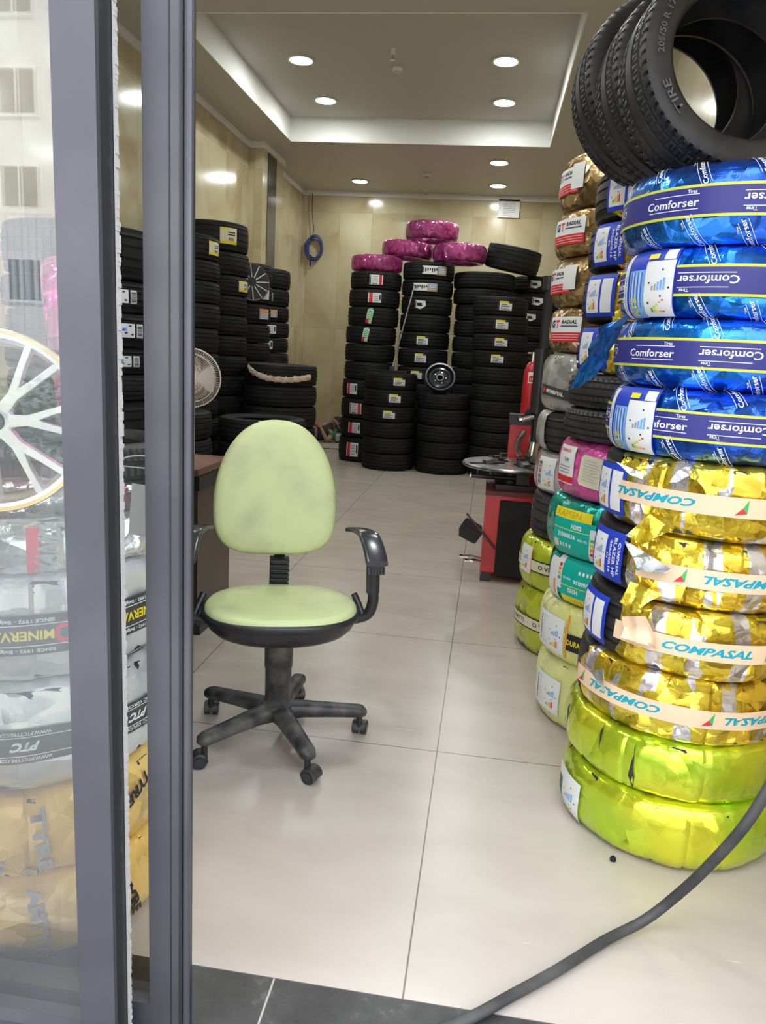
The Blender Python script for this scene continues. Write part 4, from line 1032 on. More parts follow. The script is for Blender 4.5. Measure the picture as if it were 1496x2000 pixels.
# ================================================================== BACK WALL
v = empty('wall_vent', (.077, YB, 3.815), 'white rectangular vent box high on the back wall', 'vent')
MB().box(-.165, -.03, -.135, .165, -.001, .135, COVE).build('frame', v, 0)
lv = MB()
for i in range(9): lv.obox((0, -.034, -.10 + .025 * i), (.18, .012, .006), mat('vent_white', (.66, .68, .68), .5), (.5, 0, 0))
lv.build('louvre', v, 0)
hc = empty('hose_coil', (-3.02, YB - .06, 3.11), 'coil of blue air hose hanging on the back wall beside the left corner', 'hose')
BLUEH = mat('blue_hose', (.03, .06, .22), .35); BLUEL = mat('blue_hose_light', (.10, .22, .5), .35)
for k in range(7):
    q = random.Random(k); rx = .125 + q.uniform(-.02, .02); rz_ = .17 + q.uniform(-.03, .02); ox = q.uniform(-.02, .02); oz = q.uniform(-.02, .02)
    MB().tube([(ox + cos(2 * pi * i / 32) * rx, -.01 * k + .03, oz + sin(2 * pi * i / 32) * rz_) for i in range(33)], .009, BLUEL if k == 3 else BLUEH, 8, caps=False).build('hose_loop', hc)
MB().tube([(-.06, 0, .84), (-.05, 0, .5), (-.02, 0, .28), (-.05, 0, .14)], .006, DARKM, 8, sub=6).build('supply_line', hc)
MB().tube([(-.05, -.02, -.12), (-.055, -.02, -.30)], .013, BLK, 10).build('nozzle', hc)

# ================================================================== BLACK STACKS AT THE BACK
s1 = [2.534, 2.308, 2.080, 1.830, 1.597, 1.362, 1.125, .865, .603, .345, 0]
black_stack(-1.70, 10.52, s1, .345, 'leftmost back stack', (.03, 0), {0: [('redwhite', .0)], 1: [('redleft', .0)], 2: [('green', -.15)], 3: [('green', -.22)], 6: [('redleft', -.62), ], 7: [('redwhite', -.42)], 8: [('redleft', -.42)], 9: [('redleft', -.44)]})
s2 = [1.245, 1.044, .827, .627, .426, .22, 0]
black_stack(-1.262, 9.945, s2, .345, 'low stack below the squeegee', (-.01, 0), {0: [('cream', .28)], 1: [('cream', .16)], 2: [('cream', -.04)]})
s3 = [2.694, 2.469, 2.262, 2.024, 1.794, 1.571, 1.336, 1.119, .895, .67, .445, .22, 0]
black_stack(-.955, 10.62, s3, .345, 'tall middle back stack', (.012, 0), {0: [('silverwide', .22)], 1: [('silverwide', -.12)], 2: [('torn', -.25)], 4: [('cream', -.1)], 5: [('cream', -.12)], 6: [('cream', -.25)]})
s4 = [1.02, .833, .625, .415, .204, 0]
black_stack(-.545, 9.965, s4, .345, 'low stack below the rim', (-.02, 0), {})
s5 = [2.60, 2.390, 2.19, 1.98, 1.77, 1.56, 1.35, 1.14, .93, .71, .49, .25, 0]
black_stack(-.19, 10.71, s5, .36, 'wide stack beside the tall one', (0, 0), {}, Rs={0: .41, 1: .40})
s6 = [2.245, 2.02, 1.80, 1.60, 1.40, 1.19, .98, .78, .59, .40, .20, 0]
black_stack(.165, 9.95, s6, .345, 'stack left of the red cylinder', (-.05, 0), {0: [('cream', .16)], 1: [('cream', .02)], 2: [('cream', .02)], 3: [('cream', -.1)]})
s7 = [2.62, 2.40, 2.18, 1.97, 1.76, 1.55, 1.34, 1.12, .9, .68, .46, .23, 0]
black_stack(.53, 11.15, s7, .345, 'rearmost right back stack', (0, 0), {0: [('torn', .0)], 1: [('torn', .1)], 2: [('torn', -.1)]})
black_tyre(.175, 10.75, 2.65, 2.96, .365, 'large black tyre lying tilted on top of the stacks, right of the magenta ones', 'loose tyres on the back stacks', tilt=(rad(4), rad(10)))
mg = 'magenta film wrapped tyres on the back stacks'
def straps(ad, us):
    l = Decal()
    for u, t in us: l.poly([(u - .012, -.1), (u + .012, -.1), (u + .012 + t, .1), (u - .012 + t, .1)], P_K, 1)
    ad('black_strap', l)
def m_t(*a, us=(), **k): return wrapped_tyre(*a, mg, decals=(lambda ad: straps(ad, us)) if us else None, amp=.006, strips=18, N=110, **k)
m_t(-1.625, 10.52, 2.54, 2.745, .345, FM, 'magenta wrapped tyre farthest left, on the leftmost back stack', seed=101, us=((.05, .02),))
m_t(-1.245, 10.72, 2.755, 2.965, .345, FM, 'magenta wrapped tyre with two black straps, second from the left', seed=102, us=((-.16, -.01), (.14, .04)), tilt=(0, rad(3)))
m_t(-.925, 10.66, 2.985, 3.215, .355, FM, 'magenta wrapped tyre, topmost of the four', seed=103, us=((-.12, .0), (.2, .02)))
m_t(-.535, 10.60, 2.705, 2.940, .36, FM, 'magenta wrapped tyre farthest right, below the topmost one', seed=104, us=((-.05, .0), ))

# floor squeegee standing on the low stack, leaning back on the tall ones
sq = empty('floor_squeegee', (-1.26, 9.86, 1.25), 'black floor squeegee with a long silver handle leaning against the stacks', 'squeegee')
MB().cyl((.0, .04, .05), (.19, .36, 1.13), .011, STEEL, 12).build('handle', sq)
MB().obox((-.06, 0, .015), (.50, .05, .03), BLK).obox((-.06, -.03, .01), (.50, .012, .02), RUB).obox((.0, .03, .045), (.06, .04, .07), BLK).build('blade', sq, 0)
# steel rim leaning on the low stack
def lathe_rim(o, R, W, m, rough=None):
    MB().lathe([(R * .90, -W / 2), (R, -W / 2), (R, -W / 2 + .012), (R * .93, -W * .36), (R * .86, -.02), (R * .86, W * .2), (R * .93, W * .36), (R, W / 2 - .012), (R, W / 2), (R * .90, W / 2), (R * .82, W * .2), (R * .82, -W * .3)], m, 64, closed=True).build('rim_barrel', o)
rm = empty('steel_wheel_rim', (-.63, 9.80, 1.205), 'black steel wheel rim leaning on top of the low black stack', 'wheel rim', rz=rad(8)); rm.rotation_euler = (rad(62), 0, rad(8))
lathe_rim(rm, .19, .15, BLKG)
MB().lathe([(.155, .02), (.14, .045), (.115, .05), (.10, .03), (.06, .035), (.05, .05), (.035, .05), (.033, .03)], BLKG, 48).build('disc', rm)
for k in range(5):
    a = 2 * pi * k / 5; MB().cyl((cos(a) * .075, sin(a) * .075, .032), (cos(a) * .075, sin(a) * .075, .042), .008, CHROME, 10).build('bolt_hole', rm)

# ================================================================== BLACK STACKS ALONG THE LEFT WALL
black_stack(-2.895, 6.98, [2.44, 2.223, 2.042, 1.846, 1.625, 1.402, 1.20, .99, .79, .59, .39, .20, 0], .345, 'left wall stack nearest the door', (0, 0), {0: [('yellow', .86)]})
black_stack(-2.875, 7.74, [2.665, 2.384, 2.161, 1.969, 1.775, 1.579, 1.38, 1.18, .98, .78, .58, .38, .19, 0], .35, 'tallest left wall stack', (0, 0), {0: [('yellow', .42, -.0)], 2: [('yellow', .86)]})
black_stack(-2.845, 8.52, [2.37, 2.152, 1.95, 1.726, 1.521, 1.33, 1.12, .91, .70, .47, .24, 0], .345, 'left wall stack behind the tallest', (0, 0), {1: [('white', .78)], 2: [('silver', .78)]})
black_stack(-2.845, 9.30, [2.40, 2.17, 1.968, 1.787, 1.599, 1.42, 1.21, 1.01, .80, .60, .40, .20, 0], .345, 'left wall stack beside the pillar', (0, 0), {1: [('silver', .18)], 2: [('silver', .35)], 3: [('redleft', .28)], 4: [('redleft', .18)]})
black_stack(-2.125, 7.70, [1.325, 1.114, .91, .70, .48, .24, 0], .375, 'low stack under the beige cloth', (0, 0), {})
black_stack(-2.03, 6.78, [.86, .65, .43, .21, 0], .40, 'low stack behind the chair back', (0, 0), {0: [('torn', .1, .06)]})
black_stack(-2.72, 6.12, [.93, .70, .46, .23, 0], .42, 'low stack behind the fan', (0, 0), {})
# beige cloth strip round the top tyre of the low wide stack
CL = worn_mat('beige_cloth', (.55, .42, .30), (.66, .53, .40), 14, .9)
cl = MB(); n = 60; b0 = atan2(-7.7, 2.155)
for i in range(n + 1):
    t = i / n; th = b0 - .95 + 1.75 * t; sag = -.035 * sin(pi * t) + .07 * (1 - t) ** 6
    for k in range(9):
        a = 2 * pi * k / 9; rr = .024 + .012 * noise.noise(Vector((i * .4, k, 2))) + .004 * sin(k * 3 + i * .9)
        r = .397 + cos(a) * rr * .6; cl.v.append((r * cos(th), r * sin(th), 1.215 + sag + sin(a) * rr * 1.15))
for i in range(n):
    for k in range(9): k2 = (k + 1) % 9; cl.face([i * 9 + k, (i + 1) * 9 + k, (i + 1) * 9 + k2, i * 9 + k2], CL)
cl.face(list(range(9))[::-1], CL); cl.face([n * 9 + k for k in range(9)], CL)
tag(cl.build('cloth_strip', loc=(-2.125, 7.70, 0)), 'twisted beige cloth strip slung round the top tyre of the low wide stack', 'cloth')
# wire spoked hub cap lying against the left wall stacks
hcp = empty('wheel_cover', (-2.60, 8.13, 2.15), 'dark wheel cover with silver spokes leaning on the left wall stacks', 'wheel cover'); hcp.rotation_euler = (rad(80), 0, rad(35))
MB().lathe([(.0, 0), (.19, 0), (.20, .008), (.19, .02), (.02, .012), (0, .012)], DARKM, 40).build('cover_disc', hcp)
MB().tube([(cos(2 * pi * k / 40) * .192, sin(2 * pi * k / 40) * .192, .02) for k in range(41)], .004, CHROME, 6, caps=False).build('rim_edge', hcp)
for k in range(12):
    a = 2 * pi * k / 12; MB().tube([(cos(a) * .05, sin(a) * .05, .022), (cos(a + .05) * .185, sin(a + .05) * .185, .022)], .0055, WHITE, 6).build('spoke', hcp)
pb = MB(); q = random.Random(4)
tag(crumple('paper_scrap', [(-2.22, 8.6, .78), (-2.12, 8.58, .80), (-2.10, 8.62, 1.02), (-2.2, 8.64, 1.06)], P_W, None, seed=22), 'crumpled white paper tucked behind the low wide stack', 'paper')

# ================================================================== TYRE CHANGER AND RED CYLINDER
tc_ = empty('tyre_changer', (.30, 5.35, 0), 'red tyre changing machine with a round steel turntable beside the rear right stack', 'machine')
cb = MB().box(-.26, -.28, .06, .34, .34, .62, RED); cb.build('cabinet', tc_, 0, bevel=.008)
MB().box(-.265, -.285, .60, .345, .345, .63, mat('dark_red', (.12, .01, .012), .4)).box(-.20, -.18, .63, .30, .28, .66, DARKM).build('cabinet_top', tc_, 0)
for x, y in ((-.22, -.25), (.28, -.25), (-.22, .28), (.28, .28)): MB().box(x - .035, y - .035, 0, x + .035, y + .035, .06, BLK).build('foot', tc_, 0)
MB().box(-.165, -.305, .045, .045, -.28, .575, RUB).build('rubber_pad', tc_, 0, bevel=.006)
MB().cyl((-.10, .02, .64), (-.10, .02, .755), .11, DARKM, 32).build('spindle', tc_)
tt = MB().lathe([(0, .76), (.335, .76), (.345, .768), (.345, .778), (.335, .786), (0, .786)], STEEL, 64, (-.10, .02, 0)); tto = tt.build('turntable', tc_, 30)
for k in range(4):
    a = rad(28 + 90 * k); d = Vector((cos(a), sin(a), 0)); c0 = Vector((-.10, .02, 0))
    MB().obox(c0 + d * .19 + Vector((0, 0, .789)), (.26, .028, .008), DARKM, (0, 0, a)).build('slot', tto, 0)
    MB().obox(c0 + d * .17 + Vector((0, 0, .805)), (.09, .07, .03), STEEL, (0, .25, a)).obox(c0 + d * .13 + Vector((0, 0, .828)), (.035, .06, .03), DARKM, (0, 0, a)).build('clamp_jaw', tto, 0, bevel=.004)
us = MB()
for x in (-.33, -.24, -.02): us.cyl((x, -.12, .765), (x, -.12, .70), .008, STEEL, 8)
us.cyl((-.38, -.13, .70), (.02, -.13, .70), .014, DARKM, 10).cyl((-.38, -.13, .70), (-.37, -.13, .70), .028, STEEL, 12).obox((-.02, -.14, .70), (.09, .03, .07), DARKM)
us.build('clamp_cylinder', tc_, 30)
MB().box(-.12, .42, .06, .12, .60, 1.03, RED).build('column', tc_, 0, bevel=.006); MB().box(-.13, .41, 1.03, .13, .61, 1.10, DARKM).build('column_cap', tc_, 0)
MB().box(-.12, .34, .06, .12, .42, .3, DARKM).build('column_bracket', tc_, 0)
am = MB().tube([(.0, .5, 1.08), (.02, .40, 1.13), (.05, .15, 1.16), (.045, -.02, 1.20)], .03, DARKM, 12, sub=4); am.build('swing_arm', tc_, 40)
MB().cyl((.04, -.04, .95), (.04, -.04, 2.03), .030, DARKM, 6).cyl((.04, -.04, 1.96), (.04, -.04, 2.05), .046, BLK, 20).cyl((.04, -.04, 1.15), (.04, -.04, 1.58), .052, BLK, 20).build('vertical_shaft', tc_, 20)
MB().cyl((.04, -.04, .95), (.03, -.05, .86), .035, CHROME, 14).obox((.03, -.06, .86), (.09, .035, .03), CHROME, (0, .4, .3)).build('mount_head', tc_, 30)
MB().cyl((-.06, -.06, 1.10), (.02, -.06, 1.13), .018, CHROME, 12).cyl((-.06, -.06, 1.10), (-.075, -.06, 1.095), .028, CHROME, 12).build('valve_knob', tc_, 30)
MB().tube([(-.03, .40, .80), (-.06, .38, .86), (-.05, .36, .92), (-.01, .36, .99)], .020, STEEL, 8, sub=4).build('lock_handle', tc_, 40)
MB().lathe([(.085, -.02), (.11, -.02), (.11, .02), (.085, .02)], STEEL, 40, (.13, .30, .93), Matrix.Rotation(rad(90), 3, 'X'), closed=True).build('pressure_ring', tc_, 30)
pe = MB().obox((-.345, -.24, .335), (.13, .11, .10), BLK, (.35, .45, .2)); pe.build('tool_tray', tc_, 0, bevel=.004)
MB().tube([(-.38, -.27, .46), (-.28, -.30, .36), (-.17, -.31, .24)], .008, BLK, 8).build('air_tube', tc_)
for k, x in enumerate((-.33, -.29)): MB().tube([(-.22, -.10 - .1 * k, .10), (x, -.12 - .1 * k, .13), (x - .06, -.14 - .1 * k, .12)], .010, CHROME, 8, sub=3).obox((x - .05, -.14 - .1 * k, .125), (.06, .045, .01), CHROME).build('foot_pedal', tc_, 40)
gc = empty('red_cylinder', (.345, 6.6, 0), 'tall red pressure cylinder with a white tag standing behind the tyre changer', 'cylinder')
MB().lathe([(0, 0), (.06, 0), (.066, .01), (.066, 1.36), (.062, 1.42), (.045, 1.47), (.025, 1.49), (0, 1.49)], RED, 32).build('cylinder_body', gc, 40)
MB().cyl((0, 0, 1.49), (0, 0, 1.57), .018, CHROME, 12).cyl((-.05, 0, 1.56), (.05, 0, 1.56), .009, BRASS, 10).build('valve', gc)
tg = Decal(); tg.rect(-.03, -.045, .03, .045, P_W); tg.rect(-.022, -.035, .022, .015, P_R, 1); tg.rect(-.012, -.02, .01, .0, P_W, 2)
tg.build('paper_label', lambda u, v, off: ((.066 + off) * sin(u / .066), -(.066 + off) * cos(u / .066), 1.36 + v), gc)

# ================================================================== STACKS BEHIND THE LEFT GLASS
GD = 'wrapped tyres of the window stack'
wd = 'of the window stack'
def minerva(ad):
    b = Decal(); b.org = (0, .0); b.rect(-.9, -.045, .5, .045, P_D, 0)
    for v in (-.024, .024): b.rect(-.9, v - .001, .5, v + .001, P_W, 1)
    d = b; d.rot = pi
    for u in (-.025, .25, -.30):
        d.org = (u, 0); d.text('MINERVA', 0, 0, .022, P_Y, 1, width=.125, bold=.03); d.text('SINCE 1992 - Belgium', .0, .034, .008, P_W, 1, width=.13); d.text('SINCE 1992 - Belgium', .0, -.034, .008, P_W, 1, width=.13)
        d.poly([(-.083 + .020 * cos(k * pi / 8), .022 * sin(k * pi / 8)) for k in range(16)], P_R, 1); d.poly([(-.083 + .010 * cos(k * pi / 4), .012 * sin(k * pi / 4)) for k in range(8)], P_DG, 2)
    ad('brand_tape', d)
def ptc(ad):
    b = Decal(); b.rect(-.9, -.04, .5, .04, P_D, 0)
    for v in (-.022, .022): b.rect(-.9, v - .001, .5, v + .001, P_W, 1)
    d = b; d.rot = pi
    for u, t in ((-.03, 'WWW.PTCTYRE.COM'), (.235, 'PTC GROUP')):
        d.org = (u, 0); d.text('PTC', 0, 0, .022, P_W, 1, width=.062, bold=.05, shear=.4)
        for v in (-.03, .03): d.text(t, 0, v, .008, P_W, 1, width=.11)
    ad('brand_tape', d)
def smart(ad, k):
    d = Decal(); G = P_S
    d.text('TYRE', -.005, .0, .032, G, 1, rot=-pi / 2 + .1, width=.17, bold=.05) if k == 0 else d.text('AMTYRE', -.015, .0, .034, G, 1, rot=-pi / 2 + .12, width=.20, bold=.05)
    d.text('SE' if k == 0 else 'YR', -.11, -.06 if k == 0 else -.05, .036, G, 1, rot=pi + .15, bold=.05, shear=.3)
    d.text('TYRE', .24, .04, .030, P_K, 1, rot=pi + .5, bold=.05, shear=.3) if k == 0 else d.text('TYRE', .21, -.02, .030, P_K, 1, rot=-pi / 2 + .4, width=.16, bold=.05)
    if k == 0:
        h_ = [(-.035 + .024 * cos(pi / 5 + j * 2 * pi / 5), -.085 + .024 * sin(pi / 5 + j * 2 * pi / 5)) for j in range(5)]
        d.poly(h_, G, 1); d.poly([(-.035 + (x + .035) * .86, -.085 + (y + .085) * .86) for x, y in h_], M['amber_film'], 2); d.text('S', -.035, -.085, .022, G, 3, rot=pi)
    ad('brand_lettering', d)
def wanli(ad):
    d = Decal(); d.text('WANLI', -.16, .0, .05, P_D, 1, rot=-.25 + pi / 2, width=.11, bold=.04, shear=.2); d.text('WANLI', .03, .0, .045, P_S, 1, rot=-.15 + pi / 2, width=.11, bold=.04, shear=.2)
    d.poly([(-.12 + .04 * cos(k * pi / 8), -.065 + .012 * sin(k * pi / 8)) for k in range(16)], P_R, 1); d.rect(-.01, -.04, .015, .05, P_R, 0)
    ad('brand_lettering', d)
DX, DY = -1.124, 1.74
D_ = lambda z0, z1, m, l, s_, dc, **k: wrapped_tyre(DX, DY, z0, z1, .34, m, l + ' ' + wd, GD, seed=s_, decals=dc, **k)
D_(.001, .229, FA, 'amber film wrapped tyre on the floor, bottom', 201, lambda ad: smart(ad, 1), amp=.005, strips=16)
D_(.231, .455, FA, 'amber film wrapped tyre, second from the floor', 202, lambda ad: smart(ad, 0), amp=.005, strips=16)
D_(.457, .726, FS, 'silver wrapped tyre with a white lettered black band, in the middle', 203, ptc, amp=.006, strips=12)
D_(.728, .979, FS, 'silver wrapped tyre with a yellow lettered black band', 204, minerva, amp=.006, strips=12)
D_(.981, 1.094, FSB, 'crumpled silver wrapped narrow tyre under the alloy wheel, topmost', 205, wanli, amp=.012, strips=18)
for i, (z0, z1) in enumerate(((.001, .29), (.292, .575), (.577, .86), (.862, 1.145))):
    near_black(-1.445, 2.58, z0, z1, .335, f"bare black tyre, {['bottom', 'second', 'third', 'topmost'][i]} of the stack just behind the window stack", 'black tyres just behind the window stack')
fz_ = [1.95, 1.735, 1.60, 1.458, 1.345, 1.235, 1.02, .81, .61, .41, .21, 0]
black_stack(-1.80, 3.235, fz_, .318, 'stack seen between the door stiles', (0, 0), {1: [('bw', .53)], 2: [('bw', .56)], 3: [('bw', .54)]})
for i, (z0, z1, m) in enumerate(((0.001, .30, FS), (.302, .60, FS), (.602, .86, FS), (.862, 1.12, foil_mat('red_film', (.60, .02, .05), (.8, .08, .2), .3, .4, 7, .5)))):
    wrapped_tyre(-2.15, 2.67, z0, z1, .335, m, ('red' if i == 3 else 'silver') + f" wrapped tyre, {['bottom', 'second', 'third', 'topmost'][i]} of the window corner stack", 'wrapped tyres in the window corner', seed=210 + i, amp=.006)
mo = wrapped_tyre(-1.47, 2.50, -.10, .10, .31, FMG, 'shiny magenta foil wrapped tyre standing upright on the bare black window stack', 'magenta tyre in the window', seed=220, amp=.008, strips=14, facing=0)
del mo['group']
mo.matrix_world = Matrix.Translation((-1.42, 2.55, 1.145 + .315)) @ Matrix.Rotation(rad(118), 4, 'Z') @ Matrix.Rotation(rad(84), 4, 'X')
# alloy wheel standing on the crumpled silver tyre
aw = empty('alloy_wheel', (-1.103, 1.60, 1.298), 'white silver alloy wheel with split spokes standing on the window stack', 'wheel rim'); aw.rotation_euler = (rad(86), 0, rad(22)); aw.scale = (.94, .94, .94)
MB().lathe([(.196, .055), (.213, .06), (.217, .052), (.205, .04), (.19, .0), (.185, -.06), (.20, -.10), (.21, -.11), (.205, -.115), (.18, -.06), (.183, .0), (.19, .045)], SILV, 96, closed=True).build('rim_barrel', aw, 40)
MB().lathe([(.205, .0605), (.2145, .0625), (.2165, .058), (.207, .056)], BRASS, 96, closed=True).build('gold_lip', aw, 40)
PWH = mat('white_alloy', (.85, .85, .86), .22, metal=.25, coat=.4)
for k in range(7):
    a = rad(3) + 2 * pi * k / 7; f = lambda r, t: (cos(a + t) * r, sin(a + t) * r)
    pl = [f(.035, -.45), f(.075, -.17), f(.11, -.20), f(.196, -.23), f(.196, -.15), f(.135, -.10), f(.098, .0), f(.135, .10), f(.196, .15), f(.196, .23), f(.11, .20), f(.075, .17), f(.035, .45)]
    mb = MB(); K = len(pl); mb.v += [(x, y, .035 + (.016 if math.hypot(x, y) < .12 else .022)) for x, y in pl] + [(x, y, .012) for x, y in pl]
    mb.face([0, 1, 6, 11, 12], PWH); mb.face([1, 2, 5, 6], PWH); mb.face([2, 3, 4, 5], PWH); mb.face([6, 7, 10, 11], PWH); mb.face([7, 8, 9, 10], PWH)
    for i in range(K): j = (i + 1) % K; mb.face([i, K + i, K + j, j], PWH)
    mb.build('spoke', aw, 30, bevel=.002)
MB().lathe([(0, .045), (.024, .045), (.030, .048), (.036, .05), (.042, .046), (.044, .02), (0, .02)], PWH, 40).build('hub', aw, 40); MB().lathe([(0, .052), (.02, .051), (.024, .047), (.0, .046)], BLKG, 32).build('centre_cap', aw, 40)
# paper note taped behind the glass, white cable
tag(MB().obox((-.671, 1.40, 1.165), (.035, .002, .105), P_W, (.0, .08, 0)).build('paper_note', smooth=0), 'small white paper note hanging just behind the glass beside the inner door stile', 'note')
tag(MB().tube([(-.71, 1.40, 1.255), (-.70, 1.41, 1.268), (-.67, 1.43, 1.270), (-.63, 1.44, 1.258), (-.60, 1.42, 1.25)], .0014, WHITE, 6, sub=5).tube([(-.71, 1.40, 1.252), (-.66, 1.42, 1.247), (-.60, 1.42, 1.247), (-.58, 1.42, 1.25)], .0014, WHITE, 6, sub=5).build('white_wire'), 'thin looped white wire behind the glass between the two door stiles', 'wire')
# leafy shrub on the pavement, mirrored in the left glass
LEAF = worn_mat('leaf_green', (.03, .16, .03), (.08, .30, .07), 6, .5); sb = MB(); q = random.Random(11)
for i in range(900):
    p = Vector((q.gauss(0, .38), q.gauss(0, .38), .75 + q.gauss(0, .22))); u = Vector((q.uniform(-1, 1), q.uniform(-1, 1), q.uniform(-.4, .8))).normalized() * .06; v = u.cross(Vector((q.uniform(-1, 1), q.uniform(-1, 1), 1))).normalized() * .025
    b = len(sb.v); sb.v += [tuple(p - u), tuple(p + v), tuple(p + u), tuple(p - v)]; sb.face([b, b + 1, b + 2, b + 3], LEAF)
sr = empty('potted_shrub', (-4.0, -3.4, -.02), 'leafy green shrub on the pavement outside, mirrored low in the left glass', 'plant')
sb.build('foliage', sr, 0); MB().lathe([(0, 0), (.2, 0), (.26, .4), (.28, .42), (.25, .42), (.22, .36), (0, .36)], mat('terracotta', (.4, .16, .08), .8), 32).build('pot', sr); MB().cyl((0, 0, .36), (0, 0, .9), .03, mat('bark', (.12, .07, .04), .9)).build('stem', sr)

# ================================================================== PERSON LYING BY THE BACK WALL
pr_ = empty('person', (-2.6, 12.3, 0), 'person lying on the floor by the back wall, green collar, hands near the face', 'person')
def skin(name, V, E, parent, m, sub=2):
    me = bpy.data.meshes.new(name); me.from_pydata([v[:3] for v in V], E, []); o = bpy.data.objects.new(name, me); COL.objects.link(o)
    md = o.modifiers.new('s', 'SKIN'); md.use_smooth_shade = True
    for i, v in enumerate(V):
        r = v[3]; me.skin_vertices[0].data[i].radius = (r, r) if not isinstance(r, tuple) else r
    me.skin_vertices[0].data[0].use_root = True
    sm = o.modifiers.new('u', 'SUBSURF'); sm.levels = sub; sm.render_levels = sub
    dg = bpy.context.evaluated_depsgraph_get(); dg.update(); me2 = bpy.data.meshes.new_from_object(o.evaluated_get(dg)); o.modifiers.clear(); o.data = me2
    me2.materials.clear(); me2.materials.append(m); me2.shade_smooth(); o.parent = parent; return o
# coordinates relative to (-2.6, 12.3, 0)
V = [(-.33, -.12, .13, .13), (-.18, -.03, .14, .125), (-.02, .0, .15, .135), (.12, .03, .18, .11), (.17, .03, .22, .05), (.19, .03, .26, .055),       # pelvis..neck
     (.12, -.10, .12, .055), (.05, -.19, .045, .042), (-.01, -.19, .15, .032), (-.06, -.17, .245, .024),          # near arm: shoulder, elbow, forearm, wrist
     (.10, .10, .24, .05), (.02, .02, .30, .036), (-.03, -.10, .28, .028), (-.05, -.13, .27, .022),               # far arm
     (-.38, -.35, .14, .08), (-.40, -.55, .15, .065), (-.38, -.75, .09, .045), (-.36, -.92, .06, .035), (-.30, -.98, .05, .03),
     (-.36, -.28, .20, .075), (-.28, -.50, .24, .06), (-.30, -.72, .16, .045), (-.30, -.86, .12, .035), (-.24, -.92, .11, .03)]
E_ = [(0, 1), (1, 2), (2, 3), (3, 4), (4, 5), (3, 6), (6, 7), (7, 8), (8, 9), (3, 10), (10, 11), (11, 12), (12, 13), (0, 14), (14, 15), (15, 16), (16, 17), (17, 18), (0, 19), (19, 20), (20, 21), (21, 22), (22, 23)]
for w_, d0 in ((9, Vector((-.5, .1, .55))), (13, Vector((-.55, .15, .45)))):
    wv = Vector(V[w_][:3]); d0 = d0.normalized(); sd = d0.cross(Vector((0, -1, .2))).normalized()
    V.append((*(wv + d0 * .045), .022)); pi_ = len(V) - 1; E_.append((w_, pi_)); pv = wv + d0 * .07
    for k, ln in enumerate((.055, .068, .072, .062)):
        b0_ = pv + sd * (.016 * (k - 1.5)); b1_ = b0_ + d0 * ln * .5 + Vector((.004, -.006, -.006)); b2_ = b1_ + d0 * ln * .4 + Vector((.0, .004, -.022))
        n0 = len(V); V += [(*b0_, .0095), (*b1_, .0085), (*b2_, .007)]; E_ += [(pi_, n0), (n0, n0 + 1), (n0 + 1, n0 + 2)]
    t0_ = wv + d0 * .03 - sd * .03; t1_ = t0_ + d0 * .03 - sd * .015; n0 = len(V); V += [(*t0_, .010), (*t1_, .0085)]; E_ += [(pi_, n0), (n0, n0 + 1)]
body = skin('body', V, E_, pr_, SKIN)
GSH = mat('green_shirt', (.03, .16, .09), .8); DSH = mat('charcoal_shirt', (.045, .05, .06), .85)
grow = lambda idx, k: [(*V[i][:3], V[i][3] + k) for i in idx]
skin('green_collar', grow((3, 4, 10), .012), [(0, 1), (0, 2)], pr_, GSH)
skin('dark_top', grow((2, 1, 0, 3), .012), [(0, 1), (1, 2), (0, 3)], pr_, DSH)
skin('sleeve', grow((3, 6), .010) + [(.09, -.14, .085, .062)], [(0, 1), (1, 2)], pr_, GSH)
skin('trousers', grow((0, 14, 15, 16, 17, 19, 20, 21, 22), .014), [(0, 1), (1, 2), (2, 3), (3, 4), (0, 5), (5, 6), (6, 7), (7, 8)], pr_, DSH)
# head: face turned left and up, crown to the right
hd = MB(); fwd = Vector((-.62, -.45, .45)).normalized(); up = Vector((.62, .05, .78)); up = (up - fwd * up.dot(fwd)).normalized(); rt = fwd.cross(up); HC = Vector((.165, .03, .305)) - Vector((.02, 0, 0))
def head_pt(t, p, k=1.):
    x, y, z = sin(t) * cos(p), sin(t) * sin(p), cos(t)          # x right, y forward, z up
    jaw = max(0, -z); X = x * (.076 - .022 * jaw); Y = y * .096 + (-.012 * jaw if y < 0 else .004 * jaw); Z = z * .118
    if y > 0:
        c = math.exp(-((x / .16) ** 2)); Y += .024 * c * math.exp(-((z + .13) / .17) ** 2) + .006 * c * math.exp(-((z + .55) / .08) ** 2) + .008 * c * math.exp(-((z + .85) / .15) ** 2)
        for sx in (-.4, .4): Y -= .013 * math.exp(-(((x - sx) / .2) ** 2 + ((z - .06) / .12) ** 2))
    return HC + rt * X * k + fwd * Y * k + up * Z * k
def sphere(mb, fn, m, nt=28, npp=36, t0=0, t1=pi, p0=0, p1=2 * pi):
    b = len(mb.v)
    for i in range(nt + 1):
        for j in range(npp + 1): mb.v.append(tuple(fn(t0 + (t1 - t0) * i / nt, p0 + (p1 - p0) * j / npp)))
    for i in range(nt):
        for j in range(npp): q_ = b + i * (npp + 1) + j; mb.face([q_, q_ + 1, q_ + npp + 2, q_ + npp + 1], m)
sphere(hd, head_pt, SKIN)
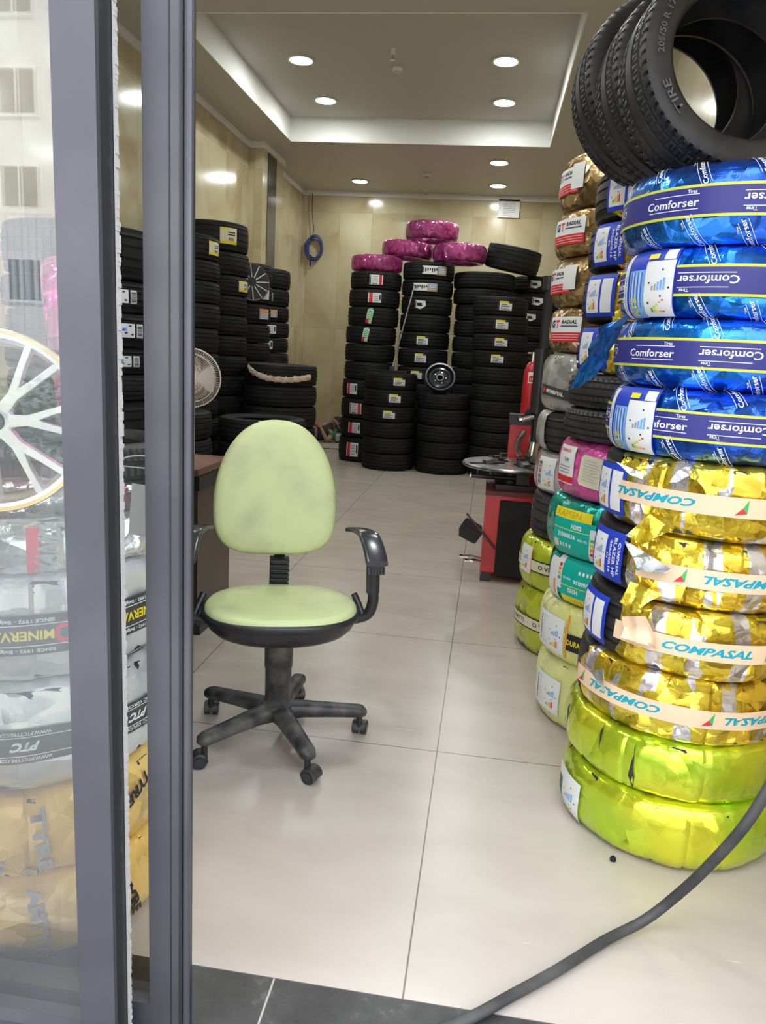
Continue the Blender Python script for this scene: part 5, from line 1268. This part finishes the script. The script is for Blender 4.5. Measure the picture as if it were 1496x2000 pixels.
for sx in (-1, 1):
    ec = HC + rt * .074 * sx - fwd * .012 + up * .0
    for s in (1.0,): sphere(hd, lambda t, p: ec + rt * sx * .012 * sin(t) * cos(p) * s + fwd * .020 * sin(t) * sin(p) + up * .030 * cos(t), mat('ear_skin', (.52, .14, .09), .5), 10, 14)
hd.build('head', pr_, 60)
hr = MB(); HAIR = mat('black_hair', (.012, .010, .010), .7)
def hair(t, p):
    y = sin(t) * sin(p); f = 1.09 + .03 * noise.noise(Vector((cos(p) * 4, sin(p) * 4, t * 4)))
    return head_pt(t, p, f)
sphere(hr, hair, HAIR, 16, 36, 0, pi * .33); sphere(hr, hair, HAIR, 14, 24, pi * .3, pi * .68, pi * 1.08, pi * 1.92); hr.build('hair', pr_, 60)
fc = MB()
for sx in (-.4, .4):
    p = HC + rt * sx * .076 + fwd * .086 + up * .008; sphere(fc, lambda t, q_: p + rt * .013 * sin(t) * cos(q_) + fwd * .006 * sin(t) * sin(q_) + up * .005 * cos(t), HAIR, 6, 10)
    p2 = p + up * .02; sphere(fc, lambda t, q_: p2 + rt * .018 * sin(t) * cos(q_) + fwd * .006 * sin(t) * sin(q_) + up * .003 * cos(t), HAIR, 6, 10)
fc.build('eye_line', pr_, 60)
mo_ = MB(); p3 = HC + fwd * .092 - up * .062; sphere(mo_, lambda t, q_: p3 + rt * .022 * sin(t) * cos(q_) + fwd * .006 * sin(t) * sin(q_) + up * .006 * cos(t), mat('lips', (.42, .13, .11), .5), 6, 12); mo_.build('lips', pr_, 60)
pw = MB()
def pil(t, p): e2 = lambda v: math.copysign(abs(v) ** .55, v); return Vector((.235 + .12 * e2(sin(t)) * e2(cos(p)), .06 + .17 * e2(sin(t)) * e2(sin(p)), .085 + .082 * e2(cos(t)))) + Vector((-2.6, 12.3, 0))
sphere(pw, pil, mat('pillow_grey', (.42, .43, .44), .9)); tag(pw.build('pillow'), 'small grey white cushion under the head of the person by the back wall', 'cushion')
tag(MB().tube([(-3.2, 11.42, .006), (-2.7, 11.36, .006), (-2.3, 11.40, .006), (-1.9, 11.3, .006), (-1.75, 10.95, .006)], .007, BLK, 6, sub=5).build('floor_cable'), 'thin black cable on the floor in front of the lying person', 'cable')
